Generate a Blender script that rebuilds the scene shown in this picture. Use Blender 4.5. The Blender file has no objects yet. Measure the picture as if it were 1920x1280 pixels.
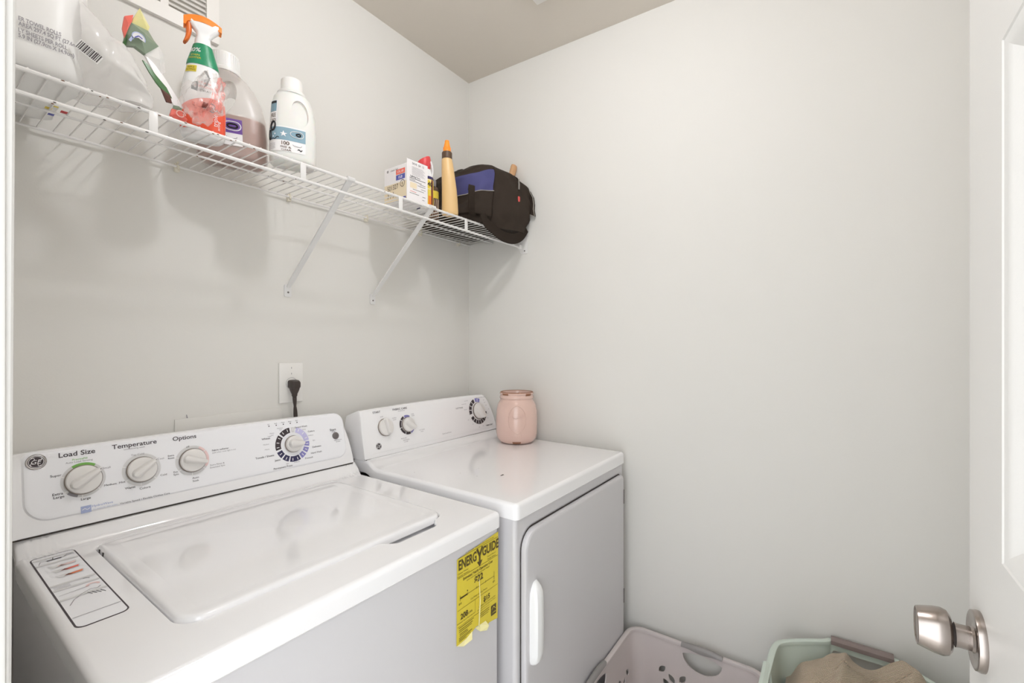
import bpy, bmesh, math, random
from mathutils import Vector, Matrix
from mathutils.noise import noise as pnoise
random.seed(7)
SC = bpy.context.scene
COL = SC.collection
PI = math.pi

# ------------------------------------------------------------------ camera, world, exposure
cam_d = bpy.data.cameras.new('camera'); cam = bpy.data.objects.new('camera', cam_d); COL.objects.link(cam)
cam_d.sensor_width = 36; cam_d.lens = 850.955/1920*36
cam_d.shift_y = 6.13/1920; cam_d.clip_start = 0.01
cam.location = (0, 0, 1.305); cam.rotation_euler = (PI/2, 0, 0.6163-PI/2)
SC.camera = cam
W = bpy.data.worlds.new('world'); SC.world = W; W.use_nodes = True
bg = W.node_tree.nodes['Background']; bg.inputs[0].default_value = (0.93, 0.965, 1.0, 1); bg.inputs[1].default_value = 2.7
SC.view_settings.view_transform = 'Standard'; SC.view_settings.look = 'None'
SC.view_settings.exposure = 0.32; SC.view_settings.gamma = 1; SC.view_settings.use_curve_mapping = False
BULB_STRENGTH = 132.0
SC.cycles.max_bounces = 10; SC.cycles.diffuse_bounces = 6; SC.cycles.transparent_max_bounces = 16

# ------------------------------------------------------------------ materials
def lin(c):
    c = c/255.0
    return c/12.92 if c <= .04045 else ((c+.055)/1.055)**2.4
MATS = {}
def mat(name, rgb, rough=.5, metal=0, spec=.5, coat=0, bump=0, bscale=200, emit=0, alpha=1, trans=0, var=0, sss=0):
    m = bpy.data.materials.new(name); m.use_nodes = True; nt = m.node_tree
    p = nt.nodes['Principled BSDF']; c = (lin(rgb[0]), lin(rgb[1]), lin(rgb[2]), 1)
    p.inputs['Base Color'].default_value = c; p.inputs['Roughness'].default_value = rough
    p.inputs['Metallic'].default_value = metal; p.inputs['Specular IOR Level'].default_value = spec
    p.inputs['Coat Weight'].default_value = coat; p.inputs['Coat Roughness'].default_value = .08
    p.inputs['Alpha'].default_value = alpha
    p.inputs['Transmission Weight'].default_value = trans
    if sss: p.inputs['Subsurface Weight'].default_value = sss; p.inputs['Subsurface Scale'].default_value = .02
    if emit: p.inputs['Emission Color'].default_value = c; p.inputs['Emission Strength'].default_value = emit
    if bump or var:
        tc = nt.nodes.new('ShaderNodeTexCoord'); nz = nt.nodes.new('ShaderNodeTexNoise')
        nz.inputs['Scale'].default_value = bscale; nz.inputs['Detail'].default_value = 4
        nt.links.new(tc.outputs['Object'], nz.inputs['Vector'])
        if bump:
            b = nt.nodes.new('ShaderNodeBump'); b.inputs['Strength'].default_value = bump; b.inputs['Distance'].default_value = .002
            nt.links.new(nz.outputs['Fac'], b.inputs['Height']); nt.links.new(b.outputs['Normal'], p.inputs['Normal'])
        if var:
            mx = nt.nodes.new('ShaderNodeMix'); mx.data_type = 'RGBA'
            mx.inputs['A'].default_value = tuple(x*(1-var) for x in c[:3])+(1,); mx.inputs['B'].default_value = tuple(min(1, x*(1+var)) for x in c[:3])+(1,)
            n2 = nt.nodes.new('ShaderNodeTexNoise'); n2.inputs['Scale'].default_value = bscale*.12
            nt.links.new(tc.outputs['Object'], n2.inputs['Vector'])
            nt.links.new(n2.outputs['Fac'], mx.inputs['Factor']); nt.links.new(mx.outputs['Result'], p.inputs['Base Color'])
    MATS[name] = m
    return m
def clear_mat(name, rgb, fac, rough=.15, bump=.6, bscale=60):
    # see-through plastic film: mostly transparent, part milky diffuse, part glossy
    m = bpy.data.materials.new(name); m.use_nodes = True; nt = m.node_tree
    p = nt.nodes['Principled BSDF']; p.inputs['Base Color'].default_value = (lin(rgb[0]), lin(rgb[1]), lin(rgb[2]), 1)
    p.inputs['Roughness'].default_value = rough; p.inputs['Specular IOR Level'].default_value = .8
    t = nt.nodes.new('ShaderNodeBsdfTransparent'); x = nt.nodes.new('ShaderNodeMixShader'); x.inputs[0].default_value = fac
    nt.links.new(t.outputs[0], x.inputs[1]); nt.links.new(p.outputs[0], x.inputs[2])
    nt.links.new(x.outputs[0], nt.nodes['Material Output'].inputs['Surface'])
    tc = nt.nodes.new('ShaderNodeTexCoord'); nz = nt.nodes.new('ShaderNodeTexNoise'); nz.inputs['Scale'].default_value = bscale
    b = nt.nodes.new('ShaderNodeBump'); b.inputs['Strength'].default_value = bump; b.inputs['Distance'].default_value = .004
    nt.links.new(tc.outputs['Object'], nz.inputs['Vector']); nt.links.new(nz.outputs['Fac'], b.inputs['Height']); nt.links.new(b.outputs['Normal'], p.inputs['Normal'])
    return m
def print_mat(name, rgb, top=.85, scale=70):
    # torn-looking ink on see-through film
    m = clear_mat(name, rgb, .5, rough=.3, bump=.4, bscale=50); nt = m.node_tree
    tc = nt.nodes.new('ShaderNodeTexCoord'); mp = nt.nodes.new('ShaderNodeMapping'); mp.inputs['Scale'].default_value = (1, 1, .35)
    nz = nt.nodes.new('ShaderNodeTexNoise'); nz.inputs['Scale'].default_value = scale; nz.inputs['Detail'].default_value = 3; nz.inputs['Distortion'].default_value = 1.5
    rp = nt.nodes.new('ShaderNodeValToRGB'); rp.color_ramp.elements[0].position = .40; rp.color_ramp.elements[1].position = .56
    rp.color_ramp.elements[0].color = (.08, .08, .08, 1); rp.color_ramp.elements[1].color = (top, top, top, 1)
    nt.links.new(tc.outputs['Object'], mp.inputs['Vector']); nt.links.new(mp.outputs[0], nz.inputs['Vector']); nt.links.new(nz.outputs['Fac'], rp.inputs[0])
    mx = [n for n in nt.nodes if n.type == 'MIX_SHADER'][0]; nt.links.new(rp.outputs[0], mx.inputs[0])
    return m
M_WALL = mat('wall paint', (224, 222, 217), .55, spec=.25, bump=.06, bscale=260)
M_CEIL = mat('ceiling paint', (218, 211, 201), .8, spec=.1, bump=.1, bscale=200)
M_FLOOR = mat('vinyl floor', (222, 218, 212), .5, var=.12, bscale=30)
M_TRIM = mat('trim paint', (216, 214, 210), .35)
M_DOOR = mat('door paint', (220, 218, 214), .38, bump=.05, bscale=400)
M_ENAMEL = mat('white enamel', (245, 244, 245), .12, coat=.7)
M_CAB = mat('white cabinet steel', (209, 207, 209), .34)
M_PLATE = mat('console plastic', (245, 245, 248), .28)
M_KNOB = mat('knob plastic', (232, 229, 226), .3)
M_KRING = mat('knob ring grey', (150, 140, 132), .3, metal=.4)
M_DARK = mat('dark seam', (60, 52, 48), .7)
M_INK = mat('dark ink', (70, 62, 66), .6)
M_INKG = mat('grey ink', (150, 146, 150), .6)
M_INKL = mat('light grey print', (222, 221, 221), .5)
M_GREEN = mat('green ink', (128, 190, 92), .5)
M_BLUEINK = mat('blue ink', (168, 178, 214), .5)
M_LAV = mat('lavender ink', (200, 196, 232), .5)
M_PERI = mat('periwinkle ink', (140, 136, 196), .5)
M_NAVY = mat('navy ink', (52, 48, 84), .5)
M_BRBLK = mat('brown black ink', (62, 52, 56), .5)
M_PINK = mat('pink ink', (240, 210, 208), .5)
M_METAL = mat('brushed nickel', (168, 159, 153), .24, metal=1, bump=.03, bscale=600)
M_CHROME = mat('chrome rim', (200, 196, 196), .15, metal=1)
M_GREYBTN = mat('grey button', (112, 106, 104), .3)
M_WIRE = mat('white coated wire', (232, 230, 228), .3)
M_BRACE = mat('white painted brace', (226, 225, 224), .4)
M_RUST = mat('rust', (120, 78, 50), .9)
M_CLIP = mat('clip plastic', (222, 216, 200), .4)
M_BLACKPL = mat('black brown plastic', (58, 48, 44), .45)
M_YEL = mat('yellow label', (222, 202, 62), .5)
M_YELB = mat('label back', (236, 228, 170), .5)
M_YELINK = mat('label ink', (84, 70, 30), .6)
M_JAR = mat('pink glaze', (222, 190, 178), .15, coat=.5, var=.03, bscale=60)
M_JARB = mat('bare clay', (150, 104, 78), .7)
M_JARD = mat('glaze crackle', (176, 140, 130), .4)
M_BSK = mat('pinkish grey plastic', (206, 197, 195), .42)
M_BGRIP = mat('grey grip', (146, 142, 140), .35)
M_SAGE = mat('sage plastic', (206, 217, 207), .42)
M_TGRIP = mat('taupe grip', (136, 122, 118), .45)
M_TOWEL = None
M_OUT = mat('outlet plastic', (236, 234, 230), .3)
M_PACK = mat('towel wrap plastic', (238, 237, 235), .38, bump=.6, bscale=18, spec=.4)
M_PACKB = mat('paper towel', (240, 236, 230), .9)
M_CLEAR = clear_mat('clear film', (236, 228, 224), .22, bump=.3)
M_CLEAR2 = clear_mat('milky film', (246, 244, 242), .5, bump=.3, bscale=30)
M_JUG = clear_mat('translucent jug', (236, 230, 226), .34, rough=.3, bump=.02)
M_JUG2 = mat('milky jug', (230, 230, 226), .3, sss=.2)
M_LIQ = mat('amber detergent', (158, 98, 74), .3)
M_CAPT = mat('frosted cap', (238, 236, 233), .35, sss=.1)
M_ORANGE = mat('orange plastic', (244, 138, 48), .35)
M_ORANGED = mat('dark orange plastic', (226, 112, 40), .35)
M_WPL = mat('white bottle plastic', (240, 240, 240), .25)
M_SPG = mat('green sleeve', (34, 140, 98), .35)
M_SPR = mat('red label', (236, 88, 56), .35)
M_WPRINT = mat('white print', (244, 242, 242), .5)
M_BLKP = mat('black print', (30, 26, 28), .5)
M_PURP = mat('purple label', (112, 76, 156), .4)
M_TEAL = mat('blue grey label', (134, 166, 182), .4)
M_BOXW = mat('carton white', (238, 234, 234), .6)
M_BOXY = mat('carton cream', (232, 216, 186), .6)
M_REDP = mat('red print', (232, 106, 88), .5)
M_BLUP = mat('blue print', (84, 88, 170), .5)
M_WDY = mat('yellow can', (238, 214, 76), .35)
M_WDB = mat('navy can', (48, 40, 92), .35)
M_RED = mat('red cap plastic', (216, 68, 72), .4)
M_MAROON = mat('maroon print', (120, 52, 42), .4)
M_GLUE = mat('tan glue bottle', (226, 190, 134), .35)
M_COLLAR = mat('brown collar', (92, 70, 52), .4)
M_TIP = mat('orange nozzle', (246, 148, 40), .3)
M_BAG = mat('black nylon', (52, 42, 34), .75, bump=.5, bscale=900, spec=.3)
M_STRAP = mat('black webbing', (46, 37, 30), .8, bump=.6, bscale=700, spec=.2)
M_BAGBL = mat('blue nylon', (72, 72, 124), .7, bump=.4, bscale=900)
M_PIPE = mat('grey piping', (170, 164, 156), .6)
M_PULL = mat('zip metal', (150, 146, 142), .3, metal=1)
M_TAGR = mat('red rubber tag', (212, 84, 80), .5)
M_WOOD = mat('pale wood', (206, 160, 116), .55, var=.15, bscale=80)
M_WRAPG = mat('green film', (134, 150, 130), .3, bump=.4, bscale=40)
M_WRAPDG = mat('dark green film', (62, 110, 54), .35)
M_WRAPY = mat('yellow film', (234, 226, 160), .35, bump=.3, bscale=40)
M_WRAPR = mat('red film', (232, 112, 98), .35)
M_WRAPP = print_mat('pink film', (228, 132, 122), .7)
M_WRAPP2 = mat('pink print', (240, 190, 182), .4)
M_WRAPBR = mat('brown film print', (92, 52, 40), .5)
M_WRAPGR = print_mat('grey film print', (112, 114, 112), .75)
M_GLASS = mat('frosted glass', (249, 250, 255), .4, emit=BULB_STRENGTH)
M_VENT = mat('vent paint', (232, 229, 224), .4)
M_VENTD = mat('vent back', (206, 202, 196), .8)

# towel: ribbed terry
def towel_mat():
    m = bpy.data.materials.new('brown terry'); m.use_nodes = True; nt = m.node_tree; p = nt.nodes['Principled BSDF']
    p.inputs['Roughness'].default_value = .95; p.inputs['Specular IOR Level'].default_value = .1
    p.inputs['Sheen Weight'].default_value = .3
    tc = nt.nodes.new('ShaderNodeTexCoord'); wv = nt.nodes.new('ShaderNodeTexWave'); nz = nt.nodes.new('ShaderNodeTexNoise')
    wv.inputs['Scale'].default_value = 130; wv.inputs['Distortion'].default_value = 2.9; wv.bands_direction = 'DIAGONAL'
    nz.inputs['Scale'].default_value = 500; mx = nt.nodes.new('ShaderNodeMix'); mx.data_type = 'RGBA'
    mx.inputs['A'].default_value = (lin(176), lin(156), lin(134), 1); mx.inputs['B'].default_value = (lin(210), lin(192), lin(168), 1)
    ad = nt.nodes.new('ShaderNodeMath'); ad.operation = 'ADD'
    hf = nt.nodes.new('ShaderNodeMath'); hf.operation = 'MULTIPLY'; hf.inputs[1].default_value = .55
    b = nt.nodes.new('ShaderNodeBump'); b.inputs['Strength'].default_value = .8; b.inputs['Distance'].default_value = .003
    L = nt.links.new
    L(tc.outputs['Object'], wv.inputs['Vector']); L(tc.outputs['Object'], nz.inputs['Vector'])
    L(wv.outputs['Fac'], ad.inputs[0]); L(nz.outputs['Fac'], ad.inputs[1]); L(ad.outputs[0], hf.inputs[0])
    L(hf.outputs[0], mx.inputs['Factor']); L(mx.outputs['Result'], p.inputs['Base Color'])
    L(ad.outputs[0], b.inputs['Height']); L(b.outputs['Normal'], p.inputs['Normal'])
    return m
M_TOWEL = towel_mat()

# ------------------------------------------------------------------ mesh helpers
_TXT = {}
def text_geo(s, bold=0):
    k = (s, bold)
    if k in _TXT: return _TXT[k]
    cu = bpy.data.curves.new('t', 'FONT'); cu.body = s; cu.size = 1; cu.offset = bold; cu.resolution_u = 3
    o = bpy.data.objects.new('t', cu); COL.objects.link(o)
    dg = bpy.context.evaluated_depsgraph_get(); ev = o.evaluated_get(dg); me = ev.to_mesh()
    vs = [v.co.copy() for v in me.vertices]; fs = [tuple(p.vertices) for p in me.polygons]
    ev.to_mesh_clear(); bpy.data.objects.remove(o); bpy.data.curves.remove(cu)
    _TXT[k] = (vs, fs)
    return _TXT[k]

class MB:
    def __init__(self): self.v = []; self.f = []; self.m = []; self.mats = []
    def mi(self, m):
        if m not in self.mats: self.mats.append(m)
        return self.mats.index(m)
    def add(self, vs, fs, m, M=None):
        b = len(self.v); i = self.mi(m)
        self.v += [(M @ Vector(v)) if M else Vector(v) for v in vs]
        self.f += [tuple(b+k for k in f) for f in fs]; self.m += [i]*len(fs)
        return self
    def box(self, c, s, m, M=None, bev=0, seg=2):
        bm = bmesh.new(); bmesh.ops.create_cube(bm, size=1)
        for v in bm.verts: v.co = Vector((v.co.x*s[0]+c[0], v.co.y*s[1]+c[1], v.co.z*s[2]+c[2]))
        if bev: bmesh.ops.bevel(bm, geom=bm.edges[:], offset=bev, segments=seg, affect='EDGES', profile=.5)
        bm.verts.index_update()
        self.add([v.co.copy() for v in bm.verts], [tuple(v.index for v in f.verts) for f in bm.faces], m, M); bm.free()
        return self
    def loft(self, rings, m, cap0=True, cap1=True, closed=True, M=None):
        n = len(rings[0]); vs = [p for r in rings for p in r]; fs = []
        for i in range(len(rings)-1):
            for j in range(n if closed else n-1):
                k = (j+1) % n
                fs.append((i*n+j, i*n+k, (i+1)*n+k, (i+1)*n+j))
        if cap0: fs.append(tuple(reversed(range(n))))
        if cap1: fs.append(tuple((len(rings)-1)*n+j for j in range(n)))
        return self.add(vs, fs, m, M)
    def lathe(self, prof, m, n=40, M=None, cap0=True, cap1=True):
        return self.loft([[(r*math.cos(2*PI*j/n), r*math.sin(2*PI*j/n), z) for j in range(n)] for r, z in prof], m, cap0, cap1, M=M)
    def tube(self, pts, r, m, n=8, closed=False, M=None, cap=True):
        pts = [Vector(p) for p in pts]; rings = []; N = len(pts); up = None
        for i, p in enumerate(pts):
            if closed: t = pts[(i+1) % N]-pts[i-1]
            else: t = pts[min(i+1, N-1)]-pts[max(i-1, 0)]
            t.normalize()
            if up is None: up = Vector((0, 0, 1)) if abs(t.z) < .9 else Vector((1, 0, 0))
            a = t.cross(up).normalized(); up = a.cross(t).normalized()
            rr = r[i] if isinstance(r, (list, tuple)) else r
            rings.append([p+a*(rr*math.cos(2*PI*j/n))+up*(rr*math.sin(2*PI*j/n)) for j in range(n)])
        if closed: rings.append(rings[0])
        return self.loft(rings, m, cap and not closed, cap and not closed, M=M)
    def grid(self, fn, nu, nv, m, u0=0, u1=1, v0=0, v1=1, M=None):
        vs = [fn(u0+(u1-u0)*i/nu, v0+(v1-v0)*j/nv) for j in range(nv+1) for i in range(nu+1)]
        fs = [(j*(nu+1)+i, j*(nu+1)+i+1, (j+1)*(nu+1)+i+1, (j+1)*(nu+1)+i) for j in range(nv) for i in range(nu)]
        return self.add(vs, fs, m, M)
    def poly(self, pts, m, M=None): return self.add(pts, [tuple(range(len(pts)))], m, M)
    def prism(self, pts, h, m, M=None):
        n = len(pts)
        return self.loft([[(x, y, 0) for x, y in pts], [(x, y, h) for x, y in pts]], m, M=M)
    def text(self, s, fn, size, m, align='C', bold=0, sx=1.0):
        vs, fs = text_geo(s, bold)
        if not vs: return self
        x0 = min(v.x for v in vs); x1 = max(v.x for v in vs)
        y0 = min(v.y for v in vs); y1 = max(v.y for v in vs)
        ox = {'C': (x0+x1)/2, 'L': x0, 'R': x1}[align]
        return self.add([fn((v.x-ox)*size*sx, (v.y-(y0+y1)/2)*size) for v in vs], fs, m)
    def build(self, name, parent=None, smooth=35, loc=None, merge=False):
        me = bpy.data.meshes.new(name); me.from_pydata([tuple(v) for v in self.v], [], self.f)
        for m in self.mats: me.materials.append(m)
        me.polygons.foreach_set('material_index', self.m)
        bm = bmesh.new(); bm.from_mesh(me)
        if merge: bmesh.ops.remove_doubles(bm, verts=bm.verts, dist=1e-5)
        bmesh.ops.recalc_face_normals(bm, faces=bm.faces) if merge else None
        bm.to_mesh(me); bm.free()
        me.update()
        if smooth:
            me.shade_smooth(); me.set_sharp_from_angle(angle=math.radians(smooth))
        o = bpy.data.objects.new(name, me); COL.objects.link(o)
        if parent: o.parent = parent
        if loc: o.location = loc
        return o
def thing(name, label, cat, loc=(0, 0, 0), rz=0, group=None):
    o = bpy.data.objects.new(name, None); COL.objects.link(o); o.location = loc; o.rotation_euler = (0, 0, rz)
    o.empty_display_size = .05
    return tag(o, label, cat, group)
def tag(o, label, cat, group=None):
    o['label'] = label; o['category'] = cat
    if group: o['group'] = group
    return o
def struct(o): o['kind'] = 'structure'; return o
def rr(w, d, r, cx=0, cy=0, n=6, sub=0):
    # rounded rectangle outline, counter-clockwise, starts at front-left corner arc end
    if not isinstance(r, (list, tuple)): r = (r,)*4   # front-left, front-right, back-right, back-left
    pts = []
    cs = [(-w/2, -d/2, 180, r[0]), (w/2, -d/2, 270, r[1]), (w/2, d/2, 0, r[2]), (-w/2, d/2, 90, r[3])]
    arcs = []
    for x, y, a0, q in cs:
        ccx = x+(q if x < 0 else -q); ccy = y+(q if y < 0 else -q)
        arcs.append([(cx+ccx+q*math.cos(math.radians(a0+90*i/n)), cy+ccy+q*math.sin(math.radians(a0+90*i/n))) for i in range(n+1)])
    for i in range(4):
        a = arcs[i]; b = arcs[(i+1) % 4]; pts += a
        for k in range(1, sub+1):
            t = k/(sub+1); pts.append((a[-1][0]+(b[0][0]-a[-1][0])*t, a[-1][1]+(b[0][1]-a[-1][1])*t))
    return pts
def ring(p2, z): return [(x, y, z) for x, y in p2]
def crisp(o):
    md = o.modifiers.new('wn', 'WEIGHTED_NORMAL'); md.keep_sharp = True; md.weight = 100; return o
def smooth01(t): t = max(0, min(1, t)); return t*t*(3-2*t)
def boolean(o, cutter_mb, parent=None, solver='EXACT'):
    c = cutter_mb.build('cutter', smooth=0, merge=True); c.parent = o.parent; bpy.context.view_layer.update()
    md = o.modifiers.new('b', 'BOOLEAN'); md.operation = 'DIFFERENCE'; md.object = c; md.solver = solver
    dg = bpy.context.evaluated_depsgraph_get(); me = bpy.data.meshes.new_from_object(o.evaluated_get(dg))
    o.modifiers.clear(); old = o.data; o.data = me; bpy.data.objects.remove(c)
    return o
def catmull(pts, n=6):
    P = [Vector(p) for p in pts]; out = []
    for i in range(len(P)-1):
        a = P[max(i-1, 0)]; b = P[i]; c = P[i+1]; d = P[min(i+2, len(P)-1)]
        for k in range(n):
            t = k/n
            out.append(.5*((2*b)+(c-a)*t+(2*a-5*b+4*c-d)*t*t+(3*b-a-3*c+d)*t**3))
    out.append(P[-1]); return out
def hit(M, o=.0004):
    return lambda x, y: M @ Vector((x, y, o))
def flat(F, u, v, o=.0004, ang=0):
    # F = (origin, ex, up, n): writer that maps text coordinates to the face
    O, ex, up, n = F; c, s = math.cos(ang), math.sin(ang)
    return lambda x, y: O+ex*(u+x*c-y*s)+up*(v+x*s+y*c)+n*o
def arcband(mb, F, u, v, r0, r1, a0, a1, m, o=.0004, n=None):
    n = n or max(2, int(abs(a1-a0)/6)); O, ex, up, nn = F
    P = lambda r, a: O+ex*(u+r*math.cos(a))+up*(v+r*math.sin(a))+nn*o
    vs = []; fs = []
    for i in range(n+1):
        a = math.radians(a0+(a1-a0)*i/n); vs += [P(r0, a), P(r1, a)]
    for i in range(n): fs.append((2*i, 2*i+1, 2*i+3, 2*i+2))
    mb.add(vs, fs, m)
def frect(mb, F, u0, v0, u1, v1, m, o=.0004):
    f = flat(F, 0, 0, o); mb.poly([f(u0, v0), f(u1, v0), f(u1, v1), f(u0, v1)], m)
def stroke(mb, F, pts, w, m, o=.0005):
    f = flat(F, 0, 0, o)
    for (a, b), (c, d) in zip(pts, pts[1:]):
        L = math.hypot(c-a, d-b) or 1; nx, ny = -(d-b)/L*w/2, (c-a)/L*w/2
        mb.poly([f(a+nx, b+ny), f(a-nx, b-ny), f(c-nx, d-ny), f(c+nx, d+ny)], m)

# ------------------------------------------------------------------ the room
YW, XR, AR = 1.388, 1.610, .036
CEIL = 2.523
def wallx(y): return XR+math.tan(AR)*(YW-y)
struct(MB().box((.9, .4, -.03), (3.4, 2.8, .06), M_FLOOR).build('floor', smooth=0))
struct(MB().box((.9, .4, CEIL+.04), (2.1, 2.3, .08), M_CEIL).build('ceiling', smooth=0))
struct(MB().box((.85, YW+.05, 1.28), (1.9, .1, 2.6), M_WALL).build('wall_back', smooth=0))
y0 = -.5
struct(MB().loft([[(wallx(YW+.1), YW+.1, z), (wallx(YW+.1)+.1, YW+.1, z), (wallx(y0)+.1, y0, z), (wallx(y0), y0, z)] for z in (-.02, 2.58)], M_WALL).build('wall_right', smooth=0))
struct(MB().box((.85, -.38, 1.28), (1.9, .1, 2.6), M_WALL).build('wall_front', smooth=0))
wl = MB()
wl.box((-.012, .96, 1.28), (.115, .86, 2.6), M_WALL)
wl.box((-.012, -.27, 1.28), (.115, .16, 2.6), M_WALL)
wl.box((-.012, .17, 2.32), (.115, .72, .52), M_WALL)
struct(wl.build('wall_left', smooth=0))
# door opening trim: jamb with rounded casing, its edge just inside the picture
def jamb():
    mb = MB()
    mb.box((-.008, .5225, 1.03), (.135, .015, 2.06), M_TRIM, bev=.002)
    pr = [(.0450, .5145), (.0555, .5145), (.0572, .5158), (.0582, .5160), (.0592, .5175), (.0635, .5182), (.0650, .5195), (.0655, .5215), (.0655, .545), (.060, .575), (.0450, .58)]
    k = .0046
    mb.loft([[(x-k*(1.60-z), y, z) for x, y in pr] for z in (0.0, 2.10)], M_TRIM)
    return mb
struct(jamb().build('trim_1', smooth=30))
struct(MB().box((-.008, -.195, 1.03), (.135, .015, 2.06), M_TRIM, bev=.002).build('trim_2'))
struct(MB().box((-.008, .163, 2.053), (.135, .70, .015), M_TRIM, bev=.002).build('trim_3'))
def skirting(name, a, b, n):
    a = Vector(a); b = Vector(b); n = Vector(n)
    pr = [(0, 0), (.012, 0), (.012, .07), (.008, .083), (0, .085)]
    struct(MB().loft([[p+n*x+Vector((0, 0, z)) for x, z in pr] for p in (a, b)], M_TRIM).build(name))
skirting('baseboard_back', (.05, YW, 0), (XR, YW, 0), (0, -1, 0))
skirting('baseboard_right', (wallx(YW), YW, 0), (wallx(-.33), -.33, 0), (-1, 0, 0))

# ------------------------------------------------------------------ open door with raised panels and a nickel knob
def make_door():
    d = thing('closet_door', 'white panelled door standing open at the right with a round nickel knob', 'door', (.06, -.125, .01))
    d['kind'] = 'structure'; d.name = 'door_1'
    Wd, Hd, T = .654, 2.02, .035
    panels = [(.115, .55, .10, .80), (.115, .54, 1.086, 1.581), (.115, .54, 1.70, 1.92)]
    mb = MB(); xs = [0, .115, .54, Wd]
    # slab behind, stiles and rails proud of the recessed fields
    mb.box((Wd/2, -T/2-.007, Hd/2), (Wd, T-.014, Hd), M_DOOR)
    zs = [0, .10, .80, 1.086, 1.581, 1.70, 1.92, Hd]
    for k in (0, 2):
        mb.box(((xs[k]+xs[k+1])/2, -.0075, Hd/2), (xs[k+1]-xs[k], .015, Hd), M_DOOR)
    for k in (0, 2, 4, 6):
        mb.box((.3275, -.0075, (zs[k]+zs[k+1])/2), (.425, .015, zs[k+1]-zs[k]), M_DOOR)
    for k in (1, 3, 5):
        z0, z1 = zs[k], zs[k+1]; w, h = .425, z1-z0; cx, cz = .3275, (z0+z1)/2
        steps = [(0, -.001), (.0015, .0012), (.012, .0014), (.0135, .0002), (.018, -.0006), (.024, -.0034), (.030, -.0072), (.034, -.0085), (.20, -.0085)]
        rings = [[(cx+sx*(w/2-i), y, cz+sz*(h/2-i)) for sx, sz in ((-1, -1), (1, -1), (1, 1), (-1, 1))] for i, y in steps]
        mb.loft(rings, M_DOOR, cap0=False, cap1=True)
    mb.build('door_panel', d, smooth=20)
    # knob: rose, neck, flared drum
    M = Matrix.Translation((.604, .0, .988)) @ Matrix.Rotation(-PI/2, 4, 'X') @ Matrix.Diagonal((.90, .90, .68, 1))
    MB().lathe([(.0, 0), (.0325, 0), (.0330, .004), (.0318, .0095), (.0300, .0105), (.0270, .0098), (.020, .0075), (.0145, .009), (.0130, .012)], M_METAL, 64, M, cap1=False).build('rose', d)
    kn = MB().lathe([(.0130, .008), (.0128, .026), (.0135, .030)], M_METAL, 48, M, False, False)
    kn.lathe([(.0118, .029), (.0118, .034)], M_DARK, 48, M, False, False)
    kn.lathe([(.013, .0335), (.0200, .0345), (.0245, .0385), (.0262, .045), (.0255, .055), (.0232, .067), (.0215, .0745), (.0205, .0752), (.0195, .0738), (.010, .0722), (.0002, .072)], M_METAL, 64, M)
    kn.build('knob', d)
    return d
make_door()

# ------------------------------------------------------------------ ceiling: two-bulb light and a square exhaust grille
def make_light():
    t = thing('ceiling_light', 'round white ceiling lampholder with one bare round bulb', 'ceiling light', (.70, .48, CEIL))
    MB().lathe([(.0005, -.020), (.030, -.020), (.045, -.014), (.056, -.004), (.057, 0)], M_TRIM, 40).build('canopy', t)
    MB().lathe([(.0005, -.045), (.018, -.041), (.034, -.029), (.044, -.010), (.045, .006), (.040, .024), (.028, .040), (.018, .050), (.016, .060)], M_GLASS, 32, Matrix.Translation((0, 0, -.078)) @ Matrix.Scale(.95, 4)).build('bulb', t)
make_light()
t = thing('exhaust_grille', 'square off-white slotted grille on the ceiling near the far corner', 'vent', (1.2345, .7255, CEIL))
mb = MB().box((0, 0, -.006), (.27, .27, .012), M_VENT, bev=.003)
mb.build('frame', t)
mb = MB()
for i in range(11): mb.box((0, -.105+i*.021, -.0135), (.225, .012, .003), M_VENT)
mb.build('slats', t)

# ------------------------------------------------------------------ wall register high on the back wall
t = thing('wall_register', 'white louvred return-air register high on the wall above the shelf', 'vent', (.30, YW, 2.30))
fr = MB(); x0, x1, z0, z1 = -.20, .252, -.172, .16
for a, b, c, d in ((x0, x1, z0, z0+.036), (x0, x1, z1-.03, z1), (x0, x0+.03, z0+.036, z1-.03), (x1-.03, x1, z0+.036, z1-.03), (.119, .136, z0+.036, z1-.03), (-.045, -.028, z0+.036, z1-.03)):
    fr.box(((a+b)/2, -.006, (c+d)/2), (b-a, .012, d-c), M_VENT)
fr.box((.026, -.0015, -.006), (.44, .002, .32), M_VENTD)
fr.build('frame', t)
for a, b in ((x0+.03, -.045), (-.028, .119), (.136, x1-.03)):
    lv = MB()
    for k in range(20):
        z = z0+.043+k*.0132
        if z > z1-.035: break
        lv.loft([[(a, -.002, z+.0085), (b, -.002, z+.0085), (b, -.0035, z+.0095), (a, -.0035, z+.0095)], [(a, -.0085, z), (b, -.0085, z), (b, -.0098, z+.001), (a, -.0098, z+.001)]], M_VENT)
    lv.build('louvres', t, smooth=0)

# ------------------------------------------------------------------ outlet, plug and wall patch
t = thing('wall_outlet', 'white single-socket outlet plate on the wall above the washer', 'outlet', (.759, YW, 1.187))
pl = MB().box((0, -.003, 0), (.076, .006, .124), M_OUT, bev=.0025)
F = (Vector((0, -.006, 0)), Vector((1, 0, 0)), Vector((0, 0, 1)), Vector((0, -1, 0)))
arcband(pl, F, 0, -.002, .0172, .0180, 0, 360, M_INKG)
for zz in (.028, .046): frect(pl, F, -.001, zz-.0025, .001, zz+.0025, M_INKG)
pl.build('cover_plate', t)
MB().lathe([(.0165, 0), (.0165, .0015)], M_OUT, 40, Matrix.Translation((0, -.006, -.002)) @ Matrix.Rotation(PI/2, 4, 'X')).build('socket', t)
t = thing('power_cord', 'dark brown plug in the wall outlet with its cord hanging behind the washer', 'power cord', (.759, YW-.0075, 1.183))
pg = MB()
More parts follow.
